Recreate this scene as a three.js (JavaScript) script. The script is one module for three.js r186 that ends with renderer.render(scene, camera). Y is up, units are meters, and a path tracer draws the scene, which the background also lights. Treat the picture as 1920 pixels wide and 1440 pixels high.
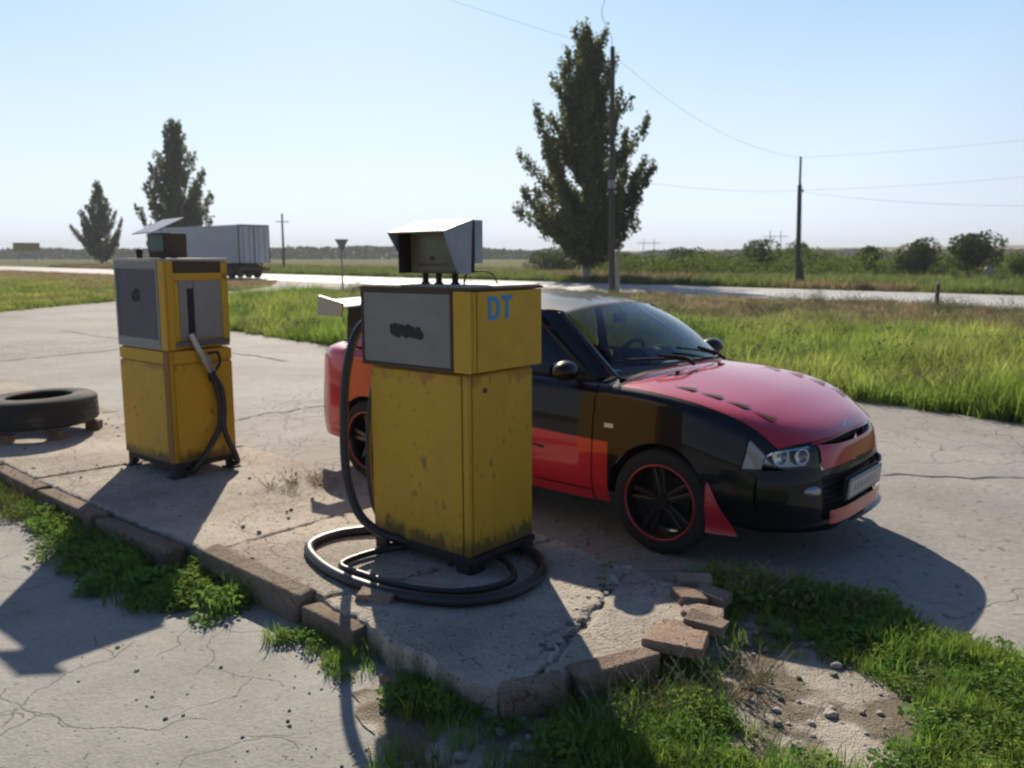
import * as THREE from 'three';
import { RoundedBoxGeometry } from 'three/addons/geometries/RoundedBoxGeometry.js';
import { mergeGeometries } from 'three/addons/utils/BufferGeometryUtils.js';
import { FontLoader } from 'three/addons/loaders/FontLoader.js';
import { TextGeometry } from 'three/addons/geometries/TextGeometry.js';

// ------------------------------------------------------------------ camera, sky, sun, exposure
const scene = new THREE.Scene();
const D2R = Math.PI / 180;
const camera = new THREE.PerspectiveCamera(48.46, 4 / 3, 0.05, 6000);
camera.position.set(0, 1.66, 0);
camera.rotation.set(-8.53 * D2R, 0, 0);
camera.focus = 1.1; camera.userData.fStop = 8.5;                // the photograph is focused too close: everything is slightly soft
scene.add(camera);
const renderer = new THREE.WebGLRenderer({ antialias: true });
renderer.toneMapping = THREE.LinearToneMapping;
renderer.toneMappingExposure = 1.52;
renderer.shadowMap.enabled = true;

const SUN_AZ = -10.2 * D2R, SUN_EL = 33 * D2R;
const sunDir = new THREE.Vector3(Math.sin(SUN_AZ) * Math.cos(SUN_EL), Math.sin(SUN_EL), -Math.cos(SUN_AZ) * Math.cos(SUN_EL));
const sun = new THREE.DirectionalLight(0xfff1dc, 4.9);
sun.position.copy(sunDir).multiplyScalar(80);
sun.castShadow = true;
sun.shadow.mapSize.set(4096, 4096);
sun.shadow.camera.left = -30; sun.shadow.camera.right = 30; sun.shadow.camera.top = 30; sun.shadow.camera.bottom = -30;
sun.shadow.camera.far = 250;
scene.add(sun); scene.add(sun.target);

// clear hazy sky: brightest and whitest towards the horizon and the sun, deep blue overhead
{
  const w = 1024, h = 512, data = new Float32Array(w * h * 4);
  for (let j = 0; j < h; j++) for (let i = 0; i < w; i++) {
    const el = ((j + 0.5) / h - 0.5) * Math.PI, az = ((i + 0.5) / w - 0.5) * 2 * Math.PI;
    const d = new THREE.Vector3(Math.cos(el) * Math.cos(az), Math.sin(el), Math.cos(el) * Math.sin(az));
    const e = Math.max(el, 0), chi = Math.acos(THREE.MathUtils.clamp(d.dot(sunDir), -1, 1));
    const side = 0.27 + 0.73 * Math.exp(-Math.max(chi - 0.7, 0) / 0.55);          // haze is brightest on the sun's side
    const glow = 1.1 * Math.exp(-chi / 0.21) + 3.0 * Math.exp(-chi / 0.06);
    const zen = [0.04, 0.078, 0.155], hor = [0.86, 0.93, 0.98], dep = [0.285, 0.40, 0.62], gl = [1, 0.86, 0.6];
    const o = (j * w + i) * 4;
    for (let c = 0; c < 3; c++) data[o + c] = (zen[c] + hor[c] * Math.exp(-Math.pow(e / dep[c], 1.5)) * side + glow * gl[c]) / 1.45;
    data[o + 3] = 1;
  }
  const sky = new THREE.DataTexture(data, w, h, THREE.RGBAFormat, THREE.FloatType);
  sky.mapping = THREE.EquirectangularReflectionMapping;
  sky.magFilter = THREE.LinearFilter; sky.minFilter = THREE.LinearFilter; sky.wrapS = THREE.RepeatWrapping;
  sky.needsUpdate = true;
  scene.background = sky; scene.environment = sky;
}

// ------------------------------------------------------------------ helpers
function rng(seed) { let a = seed >>> 0; return () => { a |= 0; a = a + 0x6D2B79F5 | 0; let t = Math.imul(a ^ a >>> 15, 1 | a); t = t + Math.imul(t ^ t >>> 7, 61 | t) ^ t; return ((t ^ t >>> 14) >>> 0) / 4294967296; }; }
const clamp = (x, a = 0, b = 1) => Math.min(b, Math.max(a, x));
const lerp = (a, b, t) => a + (b - a) * t;
const sstep = (a, b, x) => { const t = clamp((x - a) / (b - a)); return t * t * (3 - 2 * t); };
function hash2(x, y, s) { let h = Math.imul(x, 374761393) + Math.imul(y, 668265263) + Math.imul(s, 1442695041); h = Math.imul(h ^ h >>> 13, 1274126177); return ((h ^ h >>> 16) >>> 0) / 4294967296; }
function vnoise(x, y, p, s) {                                   // tileable value noise, period p
  const xi = Math.floor(x), yi = Math.floor(y), fx = x - xi, fy = y - yi;
  const u = fx * fx * (3 - 2 * fx), v = fy * fy * (3 - 2 * fy);
  const m = (k) => ((k % p) + p) % p;
  const a = hash2(m(xi), m(yi), s), b = hash2(m(xi + 1), m(yi), s), c = hash2(m(xi), m(yi + 1), s), d = hash2(m(xi + 1), m(yi + 1), s);
  return lerp(lerp(a, b, u), lerp(c, d, u), v);
}
function fbm(u, v, p, oct, s) { let r = 0, a = 0.5, t = 0; for (let o = 0; o < oct; o++) { r += a * vnoise(u * p, v * p, p, s + o * 17); t += a; a *= 0.55; p *= 2; } return r / t; }
const sr = x => Math.round(255 * (x <= 0.0031308 ? 12.92 * x : 1.055 * Math.pow(x, 1 / 2.4) - 0.055));
function dataTex(n, m, fn, srgb = true) {                       // fn(u,v) -> linear [r,g,b] or grey
  const d = new Uint8Array(n * m * 4);
  for (let j = 0; j < m; j++) for (let i = 0; i < n; i++) {
    const c = fn((i + 0.5) / n, (j + 0.5) / m, i, j), o = (j * n + i) * 4;
    if (typeof c === 'number') { d[o] = d[o + 1] = d[o + 2] = Math.round(255 * clamp(c)); }
    else { d[o] = sr(clamp(c[0])); d[o + 1] = sr(clamp(c[1])); d[o + 2] = sr(clamp(c[2])); }
    d[o + 3] = 255;
  }
  const t = new THREE.DataTexture(d, n, m, THREE.RGBAFormat);
  t.wrapS = t.wrapT = THREE.RepeatWrapping; t.magFilter = THREE.LinearFilter; t.minFilter = THREE.LinearMipmapLinearFilter; t.generateMipmaps = true;
  if (srgb) t.colorSpace = THREE.SRGBColorSpace;
  t.needsUpdate = true; return t;
}
const lin = (r, g, b) => new THREE.Color().setRGB(r, g, b);
const std = (o) => new THREE.MeshStandardMaterial({ roughness: 0.8, metalness: 0, side: THREE.DoubleSide, ...o });
const phy = (o) => new THREE.MeshPhysicalMaterial({ roughness: 0.8, metalness: 0, side: THREE.DoubleSide, ...o });
const taken = {};
function numbered(n) { const k = taken[n] = (taken[n] ?? -1) + 1; return k ? `${n}_${String(k).padStart(3, '0')}` : n; }
function shadows(o) { o.castShadow = true; o.receiveShadow = true; return o; }
function thing(name, label, category, pos = [0, 0, 0], turn = 0, group) {
  const g = new THREE.Group(); g.name = numbered(name); g.position.set(...pos); g.rotation.y = turn;
  g.userData = { label, category }; if (group) g.userData.group = group; scene.add(g); return g;
}
function part(name, geo, mat, parent, label) {
  const geom = Array.isArray(geo) ? merge(geo) : geo;
  const m = shadows(new THREE.Mesh(geom, mat)); m.name = name; if (label) m.userData.label = label; parent.add(m); return m;
}
function single(name, geo, mat, label, category, pos, group) {
  const m = shadows(new THREE.Mesh(Array.isArray(geo) ? merge(geo) : geo, mat)); m.name = numbered(name); if (pos) m.position.set(...pos);
  m.userData = { label, category }; if (group) m.userData.group = group; scene.add(m); return m;
}
function setting(name, geo, mat) { const m = shadows(new THREE.Mesh(geo, mat)); m.name = name; m.userData = { kind: 'structure' }; scene.add(m); return m; }
function merge(list) {
  return mergeGeometries(list.map(g => { let q = g.index ? g.toNonIndexed() : g; for (const k of Object.keys(q.attributes)) if (!['position', 'normal', 'uv'].includes(k)) q.deleteAttribute(k);
    if (!q.attributes.uv) q.setAttribute('uv', new THREE.BufferAttribute(new Float32Array(q.attributes.position.count * 2), 2)); return q; }));
}
function box(w, h, d, x = 0, y = 0, z = 0, r = 0.004, ry = 0, rx = 0, rz = 0) {
  const g = r > 0 ? new RoundedBoxGeometry(w, h, d, 2, Math.min(r, w * 0.45, h * 0.45, d * 0.45)) : new THREE.BoxGeometry(w, h, d);
  if (rx) g.rotateX(rx); if (rz) g.rotateZ(rz); if (ry) g.rotateY(ry); g.translate(x, y, z); return g;
}
function cyl(r0, r1, h, x, y, z, seg = 14, rx = 0, rz = 0) { const g = new THREE.CylinderGeometry(r1, r0, h, seg); if (rx) g.rotateX(rx); if (rz) g.rotateZ(rz); g.translate(x, y, z); return g; }
function tube(pts, r, seg = 60, rad = 10, closed = false) { return new THREE.TubeGeometry(new THREE.CatmullRomCurve3(pts.map(p => new THREE.Vector3(...p)), closed, 'centripetal'), seg, r, rad, closed); }
function bar(a, b, r, rad = 8, r2 = r) {
  const A = new THREE.Vector3(...a), B = new THREE.Vector3(...b), d = B.clone().sub(A), g = new THREE.CylinderGeometry(r2, r, d.length(), rad);
  g.applyQuaternion(new THREE.Quaternion().setFromUnitVectors(new THREE.Vector3(0, 1, 0), d.normalize())); const m = A.add(B).multiplyScalar(0.5); g.translate(m.x, m.y, m.z); return g;
}
function patch(fn, nu, nv) {                                    // surface from fn(u,v)->[x,y,z]
  const p = [], uv = [], idx = [];
  for (let j = 0; j <= nv; j++) for (let i = 0; i <= nu; i++) { p.push(...fn(i / nu, j / nv)); uv.push(i / nu, j / nv); }
  for (let j = 0; j < nv; j++) for (let i = 0; i < nu; i++) { const a = j * (nu + 1) + i, b = a + 1, c = a + nu + 1, d = c + 1; idx.push(a, b, d, a, d, c); }
  const g = new THREE.BufferGeometry(); g.setAttribute('position', new THREE.Float32BufferAttribute(p, 3)); g.setAttribute('uv', new THREE.Float32BufferAttribute(uv, 2)); g.setIndex(idx); g.computeVertexNormals(); return g;
}
function mirrorZ(g) { const q = g.clone(); q.scale(1, 1, -1); const i = q.index; if (i) { for (let k = 0; k < i.count; k += 3) { const t = i.getX(k + 1); i.setX(k + 1, i.getX(k + 2)); i.setX(k + 2, t); } } q.computeVertexNormals(); return q; }
function inPoly(x, z, P) { let c = false; for (let i = 0, j = P.length - 1; i < P.length; j = i++) { const [xi, zi] = P[i], [xj, zj] = P[j]; if ((zi > z) !== (zj > z) && x < (xj - xi) * (z - zi) / (zj - zi) + xi) c = !c; } return c; }
function ragged(P, step, amp, seed, closed = true) {            // subdivide an outline and roughen it
  const out = [], r = rng(seed); for (let i = 0; i < P.length; i++) { const a = P[i], b = P[(i + 1) % P.length]; if (!closed && i === P.length - 1) { out.push(a); break; } const L = Math.hypot(b[0] - a[0], b[1] - a[1]), n = Math.max(1, Math.round(L / step)), nx = -(b[1] - a[1]) / L, nz = (b[0] - a[0]) / L;
    for (let k = 0; k < n; k++) { const t = k / n, o = (r() - 0.5) * 2 * amp; out.push([lerp(a[0], b[0], t) + nx * o, lerp(a[1], b[1], t) + nz * o]); } } return out;
}
function sheet(P, y, tile = 1) {                                // flat polygon with uv in metres
  const s = new THREE.Shape(P.map(([x, z]) => new THREE.Vector2(x, -z))); const g = new THREE.ShapeGeometry(s); g.rotateX(-Math.PI / 2); g.translate(0, y, 0);
  const pos = g.attributes.position, uv = g.attributes.uv; for (let i = 0; i < pos.count; i++) uv.setXY(i, pos.getX(i) / tile, pos.getZ(i) / tile); return g;
}
function prism(P, y0, y1, bev = 0.015, tile = 1) {              // extruded outline with a bevelled top edge
  const s = new THREE.Shape(P.map(([x, z]) => new THREE.Vector2(x, -z)));
  const g = new THREE.ExtrudeGeometry(s, { depth: y1 - y0 - bev, bevelEnabled: true, bevelThickness: bev, bevelSize: bev, bevelOffset: -bev, bevelSegments: 2, steps: 1 });
  g.rotateX(-Math.PI / 2); g.translate(0, y0, 0);
  const uv = g.attributes.uv; for (let i = 0; i < uv.count; i++) uv.setXY(i, uv.getX(i) / tile, uv.getY(i) / tile); return g;
}

// ------------------------------------------------------------------ surface textures
function crackMap(n, list, seed) {                              // thin wandering cracks, 1 = crack
  const b = new Float32Array(n * n), r = rng(seed);
  const dot = (x, y, w, a) => { const R = Math.ceil(w); for (let j = -R; j <= R; j++) for (let i = -R; i <= R; i++) { const d = Math.hypot(i, j); if (d > w) continue; const o = (((Math.round(y) + j) % n + n) % n) * n + (((Math.round(x) + i) % n + n) % n); b[o] = Math.max(b[o], a * (1 - 0.6 * d / w)); } };
  const walk = (x, y, a, len, w, depth) => { const a0 = a; for (let k = 0; k < len; k++) { a += (r() - 0.5) * 0.5; a = lerp(a, a0, 0.03); x += Math.cos(a); y += Math.sin(a); dot(x, y, w * (0.6 + 0.8 * r()), 0.55 + 0.45 * r()); if (depth > 0 && r() < 0.006) walk(x, y, a + (r() < 0.5 ? 1 : -1) * (0.6 + r()), len * 0.4, w * 0.75, depth - 1); } };
  for (const [c, len, w] of list) for (let k = 0; k < c; k++) walk(r() * n, r() * n, r() * 6.28, len * (0.5 + r()), w, 2);
  return b;
}
function concreteTex(n, seed, A, B, cracks, pits = 0.02) {
  const cr = crackMap(n, cracks, seed + 5);
  const hgt = new Float32Array(n * n);
  const col = dataTex(n, n, (u, v, i, j) => {
    const big = fbm(u, v, 4, 5, seed), med = fbm(u, v, 24, 4, seed + 31), fin = hash2(i, j, seed + 9), fin2 = vnoise(u * 256, v * 256, 256, seed + 3);
    let t = clamp(0.5 + (big - 0.5) * 1.9 + (med - 0.5) * 0.9);
    let k = 0.86 + 0.20 * fin2 + 0.13 * (fin - 0.5);
    const pit = vnoise(u * 170, v * 170, 170, seed + 77) > 1 - pits * 3 ? 0.55 : 1;
    const c = cr[j * n + i]; k *= pit * (1 - 0.72 * c);
    hgt[j * n + i] = clamp(0.55 + (fin2 - 0.5) * 0.35 + (fin - 0.5) * 0.2 + (med - 0.5) * 0.5 - (pit < 1 ? 0.35 : 0) - c * 0.5);
    return [lerp(A[0], B[0], t) * k, lerp(A[1], B[1], t) * k, lerp(A[2], B[2], t) * k];
  });
  const bump = dataTex(n, n, (u, v, i, j) => hgt[j * n + i], false);
  return [col, bump];
}
const [apronT, apronB] = concreteTex(2048, 11, [0.215, 0.205, 0.186], [0.30, 0.288, 0.265], [[5, 1500, 2.2], [10, 400, 1.3]], 0.03);
const [slabT, slabB] = concreteTex(1024, 23, [0.225, 0.222, 0.20], [0.305, 0.30, 0.275], [[9, 420, 1.6], [16, 160, 1.1]], 0.02);
const [islT, islB] = concreteTex(1024, 41, [0.27, 0.235, 0.19], [0.43, 0.385, 0.32], [[4, 500, 2], [10, 160, 1.3]], 0.05);
const M = {};
M.apron = phy({ map: apronT, bumpMap: apronB, bumpScale: 0.006, roughness: 0.86, specularIntensity: 0.55 });
M.slab = std({ map: slabT, bumpMap: slabB, bumpScale: 0.004, roughness: 0.9 });
M.island = std({ map: islT, bumpMap: islB, bumpScale: 0.012, roughness: 0.95 });
M.kerb = std({ map: islT, bumpMap: islB, bumpScale: 0.014, color: lin(0.62, 0.53, 0.46), roughness: 0.95 });
M.stone = ['0.80,0.64,0.56', '0.72,0.60,0.54', '0.86,0.74,0.66'].map(c => std({ map: islT, bumpMap: islB, bumpScale: 0.012, color: lin(...c.split(',').map(Number)), roughness: 0.95 }));
const roadT = concreteTex(1024, 57, [0.30, 0.295, 0.29], [0.37, 0.365, 0.36], [[2, 500, 1.2]], 0.01);
M.road = std({ map: roadT[0], roughness: 0.72 });
const soilT = dataTex(1024, 1024, (u, v, i, j) => { const b = fbm(u, v, 6, 6, 301), g = fbm(u, v, 10, 5, 377), f = hash2(i, j, 5); const t = sstep(0.42, 0.6, g); const k = 0.75 + 0.5 * (b - 0.5) + 0.25 * (f - 0.5) + 0.1; return [lerp(0.19, 0.40, t) * k, lerp(0.165, 0.365, t) * k, lerp(0.125, 0.305, t) * k]; });
const soilBump = dataTex(512, 512, (u, v, i, j) => clamp(fbm(u, v, 12, 5, 91) * 0.8 + 0.2 * hash2(i, j, 3)), false);
M.soil = phy({ specularIntensity: 0.1, map: soilT, bumpMap: soilBump, bumpScale: 0.03, roughness: 1 });
const fieldT = dataTex(1024, 1024, (u, v, i, j) => { const b = fbm(u, v, 5, 6, 501), g = fbm(u, v, 9, 6, 577), f = fbm(u, v, 160, 2, 5); const t = sstep(0.38, 0.62, g); const k = 0.7 + 0.6 * f + 0.5 * (b - 0.5); return [lerp(0.085, 0.135, t) * k, lerp(0.105, 0.12, t) * k, lerp(0.035, 0.06, t) * k]; });
M.field = phy({ map: fieldT, roughness: 1, specularIntensity: 0.05 });

// ------------------------------------------------------------------ the ground, the roads and the pavement
const AX = [0.743, 0.669], NX = [0.669, -0.743];                // along the pump island, across it
const isl = (a, n) => [a * AX[0] + n * NX[0], a * AX[1] + n * NX[1]];
const hwNear = x => -42.5 + x, hwFar = x => -58.5 + x;
{
  const n = 100, g = patch((u, v) => { const s = t => Math.sign(t) * Math.pow(Math.abs(t), 3); return [s(2 * u - 1) * 1800, -0.03, s(2 * v - 1) * 1800]; }, n, n);
  const pos = g.attributes.position, uv = g.attributes.uv; for (let i = 0; i < pos.count; i++) uv.setXY(i, pos.getX(i) / 26, pos.getZ(i) / 26);
  setting('ground', g, M.field);
}
const apronP = [[-15.6, 5], [-15.35, -25.6], [-14.8, -31.7], [-14.4, -37.5], [-13.1, -41], [-13.4, -47.4], [-15.5, -57], [-6, -47.8], [-7.4, -43], [-7.9, -39.7], [-10.6, -34.5], [-10.9, -30], [-9.2, -24.4], [-6.35, -19.15], [-3.07, -15.6], [4.15, -9.63], [5.12, -8.37], [10, -3.5], [14, 3], [10, 8], [-8, 9]];
setting('forecourt', sheet(ragged(apronP, 0.35, 0.07, 71), 0, 7), M.apron);
setting('pavement', sheet(ragged([isl(-16, 2.15), isl(-2.2, 2.15), [-0.38, -2.5], [-0.45, -1.6], [0.2, 3], [-10, 4]], 0.12, 0.02, 72), 0.006, 2.6), M.slab);
setting('highway', sheet([[-400, hwNear(-400)], [300, hwNear(300)], [300, hwFar(300)], [-400, hwFar(-400)]], -0.016, 9), M.road);
{
  const edge = std({ color: lin(0.6, 0.6, 0.58), roughness: 0.8 });
  const L = (o, w) => sheet([[-300, hwNear(-300) - o], [250, hwNear(250) - o], [250, hwNear(250) - o - w], [-300, hwNear(-300) - o - w]], -0.010, 1);
  const m = setting('road_marking', merge([L(1.4, 0.2), L(14.4, 0.2)]), edge);
}
// open cracks that run across the forecourt
{
  const tar = std({ color: lin(0.045, 0.042, 0.038), roughness: 1 });
  const crack = (A, B, w, seed) => { const n = 40, r = rng(seed), L = [], R = []; let o = 0; for (let k = 0; k <= n; k++) { const t = k / n; o = o * 0.85 + (r() - 0.5) * 0.09; const x = lerp(A[0], B[0], t), z = lerp(A[1], B[1], t), dx = B[0] - A[0], dz = B[1] - A[1], l = Math.hypot(dx, dz), nx = -dz / l, nz = dx / l, h = w * (0.25 + r()); L.push([x + nx * (o + h), z + nz * (o + h)]); R.unshift([x + nx * (o - h), z + nz * (o - h)]); } return sheet([...L, ...R], 0.004, 1); };
  setting('pavement_crack', merge([crack([-2.9, -8.55], [-1.75, -9.75], 0.016, 1), crack([-4.6, -7.0], [-2.9, -8.55], 0.012, 2), crack([-8.3, -13.2], [-6.9, -15.6], 0.03, 3), crack([2.75, -6.35], [5.6, -6.2], 0.016, 4), crack([-10, -19], [-3.5, -13.5], 0.03, 5)]), tar);
}
const soilP = [[-0.5, -1.2], [-0.44, -2.6], [-0.62, -3.05], [-0.3, -3.4], [0.3, -3.4], [0.6, -3.7], [0.75, -4.05], [1.1, -4.1], [1.42, -4.1], [1.68, -3.95], [1.85, -3.62], [2.12, -3.3], [2.8, -2.6], [3.4, -1.2]];
setting('soil_verge', sheet(ragged(soilP, 0.08, 0.03, 73), 0.011, 1.7), M.soil);

// pump island: broken concrete slabs with a crumbling kerb
{
  const g = new THREE.Group(); g.name = 'pump_island'; g.userData = { kind: 'structure' }; scene.add(g);
  const slabs = [
    [[-14, 2.14], [-8.6, 2.1], [-8.55, 3.62], [-14, 3.7]],
    [[-8.57, 2.1], [-6.35, 2.08], [-6.2, 3.62], [-8.52, 3.62]],
    [[-6.33, 2.08], [-4.05, 2.12], [-4.1, 3.6], [-6.18, 3.62]],
    [[-4.03, 2.2], [-3.1, 2.17], [-2.86, 3.5], [-4.08, 3.6]],
    [[-3.08, 2.15], [-2.7, 2.12], [-2.35, 2.07], [-2.0, 2.06], [-1.905, 2.235], [-2.30, 3.42], [-2.84, 3.5]],
    [[-1.9, 2.26], [-1.76, 2.5], [-1.72, 2.95], [-1.88, 3.38], [-2.28, 3.42]],
  ];
  slabs.forEach((P, k) => { const s = part('slab', prism(ragged(P.map(p => isl(...p)), 0.05, k > 2 ? 0.02 : 0.012, 80 + k), -0.05, 0.13 + [0, 0.002, -0.003, 0.004, 0, -0.006][k], 0.018, 2.1), M.island, g); });
  // rubble filling the open joints
  part('bedding', prism(ragged([isl(-13.9, 2.2), isl(-2.1, 2.18), isl(-1.85, 2.5), isl(-1.95, 3.3), isl(-13.9, 3.55)], 0.2, 0.01, 95), -0.05, 0.112, 0.01, 1.3), M.island, g);
  const r = rng(7);
  const kerb = (a0, n0, a1, n1, w, h, k, m) => { const A = isl(a0, n0), B = isl(a1, n1), L = Math.hypot(B[0] - A[0], B[1] - A[1]); const q = part('kerb_stone', rock(L - 0.012, h, w, 300 + k), m, g); q.position.set((A[0] + B[0]) / 2, h / 2 - 0.03, (A[1] + B[1]) / 2); q.rotation.y = -Math.atan2(B[1] - A[1], B[0] - A[0]); q.rotation.z = (r() - 0.5) * 0.05; return q; };
  let k = 0;
  for (let a = -13.4; a < -4.3; a += 0.92) kerb(a, 2.03, a + 0.9, 2.03, 0.11, 0.155, k++, M.kerb);
  kerb(-4.05, 2.12, -3.18, 2.13, 0.12, 0.185, k++, M.kerb);
  for (const [a0, n0, a1, n1, w, h] of [[-3.12, 2.1, -2.75, 2.09, 0.1, 0.14], [-2.5, 2.03, -2.34, 2.0, 0.08, 0.07]]) kerb(a0, n0, a1, n1, w, h, k++, M.kerb);
  kerb(-1.95, 2.1, -1.83, 2.34, 0.1, 0.16, k++, M.stone[0]); kerb(-1.82, 2.36, -1.7, 2.72, 0.1, 0.17, k++, M.stone[0]);
  const loose = [[-1.68, 2.86, 0.23, 0.05, 0.18, 0.3, 0.125], [-1.68, 3.08, 0.19, 0.045, 0.11, 0.2, 0.125], [-1.74, 3.18, 0.18, 0.045, 0.10, 0.35, 0.122], [-1.86, 3.26, 0.13, 0.06, 0.12, 0.9, 0.135], [-1.80, 3.36, 0.14, 0.06, 0.13, 0.1, 0.125], [-1.95, 3.46, 0.16, 0.07, 0.12, 0.6, 0.12], [-1.74, 2.98, 0.12, 0.07, 0.12, 0.7, 0.09], [-2.9, 2.32, 0.17, 0.05, 0.1, 0.4, 0.14]];
  loose.forEach(([a, n, w, h, d, t, y], i) => { const [x, z] = isl(a, n); const q = part('broken_stone', rock(w, h, d, 400 + i), M.stone[i % 3], g); q.position.set(x, y, z); q.rotation.y = -0.73 + t; q.rotation.x = (r() - 0.5) * 0.16; q.rotation.z = (r() - 0.5) * 0.16; });
}
function rock(w, h, d, seed) {                                   // a chipped block
  const g = new RoundedBoxGeometry(w, h, d, 3, Math.min(w, h, d) * 0.16), p = g.attributes.position;
  for (let i = 0; i < p.count; i++) { const x = p.getX(i), y = p.getY(i), z = p.getZ(i); const n = (k) => vnoise(x * 13 + 50 + k * 9, (y * 17 + z * 13) + 50, 4096, seed + k) - 0.5; p.setXYZ(i, x + n(0) * 0.05 * Math.min(1, w * 4), y + n(1) * 0.022, z + n(2) * 0.035); }
  const uv = g.attributes.uv; for (let i = 0; i < uv.count; i++) uv.setXY(i, (p.getX(i) + p.getY(i) + seed * 0.37) / 1.1, (p.getZ(i) + p.getY(i) * 0.7 + seed * 0.21) / 1.1);
  g.computeVertexNormals(); return g;
}

// ------------------------------------------------------------------ fuel pumps
function paintTex(n, seed, base, rust, dirtEdge, gridK = 1) {    // old enamel: chips, rust freckles, oily grime stuck along the foot
  return dataTex(n, n, (u, v, i, j) => {
    const a = fbm(u, v, 5, 6, seed), b = fbm(u, v, 18, 5, seed + 50), c = vnoise(u * 90, v * 90, 90, seed + 9), f = hash2(i, j, seed);
    let k = 0.9 + 0.22 * (a - 0.5) + 0.10 * (b - 0.5) + 0.06 * (f - 0.5);
    let col = [base[0] * k, base[1] * k, base[2] * k];
    const sp = sstep(0.74, 0.86, b * 0.75 + c * 0.25) * 0.3;
    const chip = sstep(0.93, 0.97, c) * sstep(0.55, 0.63, a);
    let gr = 0; if (dirtEdge) { const y = v * 1.0; gr = sstep(0.47, 0.74, b * 0.40 + a * 0.30 + 0.45 * clamp(1 - y / 0.15) + c * 0.10 + (f - 0.5) * 0.10) * 0.8; const top = sstep(0.56, 0.66, b * 0.5 + a * 0.4 + 0.22 * clamp(1 - (1 - y) / 0.09)) * 0.5; col = col.map((q, m) => lerp(q, rust[m], top)); }
    col = col.map((q, m) => lerp(q, rust[m], Math.max(sp, chip) * 0.6));
    col = col.map((q, m) => lerp(q, [0.045, 0.032, 0.018][m], gr));
    return col;
  });
}
const YEL = [0.68, 0.38, 0.02], RUST = [0.22, 0.085, 0.03];
M.yellow = [0, 1, 2].map(k => std({ map: paintTex(512, 601 + 40 * k, YEL, RUST, false), roughness: 0.55 }));
M.yellowLow = [0, 1, 2].map(k => std({ map: paintTex(512, 801 + 40 * k, YEL, RUST, true), roughness: 0.55 }));
M.rustStrip = std({ map: paintTex(256, 951, [0.36, 0.17, 0.04], RUST, false), roughness: 0.8 });
M.greyPanel = std({ map: paintTex(512, 1001, [0.26, 0.245, 0.225], [0.14, 0.12, 0.10], false), roughness: 0.5, metalness: 0.1 });
M.greyDark = std({ map: paintTex(512, 1041, [0.135, 0.14, 0.15], [0.07, 0.065, 0.06], false), roughness: 0.5 });
M.whitePanel = std({ map: paintTex(512, 1081, [0.30, 0.29, 0.27], [0.18, 0.16, 0.13], false), roughness: 0.5 });
M.hood = std({ map: paintTex(256, 1101, [0.33, 0.36, 0.43], [0.22, 0.2, 0.19], false), roughness: 0.5 });
M.hoodTop = std({ map: paintTex(256, 1131, [0.42, 0.38, 0.32], [0.25, 0.19, 0.13], false), roughness: 0.6 });
M.black = std({ color: lin(0.018, 0.017, 0.017), roughness: 0.7 });
M.dark = std({ color: lin(0.03, 0.028, 0.027), roughness: 0.8 });
M.brown = std({ map: paintTex(256, 1161, [0.10, 0.065, 0.04], [0.05, 0.03, 0.02], false), roughness: 0.8 });
M.rubber = std({ color: lin(0.022, 0.022, 0.024), roughness: 0.42 });
M.blue = std({ color: lin(0.03, 0.28, 0.62), roughness: 0.6 });
M.metal = std({ color: lin(0.42, 0.42, 0.42), roughness: 0.38, metalness: 0.9 });
M.display = std({ map: dataTex(256, 192, (u, v, i, j) => { const a = fbm(u, v, 6, 5, 1201); let c = [0.12 + 0.06 * a, 0.10 + 0.05 * a, 0.06 + 0.03 * a]; if (u > 0.30 && u < 0.85 && v > 0.42 && v < 0.88) c = [0.10 + 0.08 * a, 0.12 + 0.08 * a, 0.07 + 0.04 * a]; if (v > 0.16 && v < 0.22 && u > 0.2 && u < 0.85) c = [0.06, 0.05, 0.035]; if (u > 0.46 && u < 0.56 && v > 0.3 && v < 0.4) c = [0.02, 0.03, 0.03]; return c; }), roughness: 0.35 });
const font = await new FontLoader().loadAsync('fonts/droid/droid_sans_bold.typeface.json');
function smear(w, h, seed, strokes) {                            // worn-off dark emblem as a thin irregular decal of paint
  const list = [], r = rng(seed); for (let k = 0; k < strokes; k++) { const q = new THREE.CircleGeometry(h * (0.08 + 0.16 * r()), 7); q.scale(0.8 + r() * 1.6, 0.8 + 0.7 * r(), 1); q.translate((r() - 0.5) * w, (r() - 0.5) * h * 0.85, 0.00001 * k); list.push(q); } return merge(list);
}
function hose(parent, pts, r, seg = 90) { return part('hose', tube(pts, r, seg, 12), M.rubber, parent); }

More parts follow.
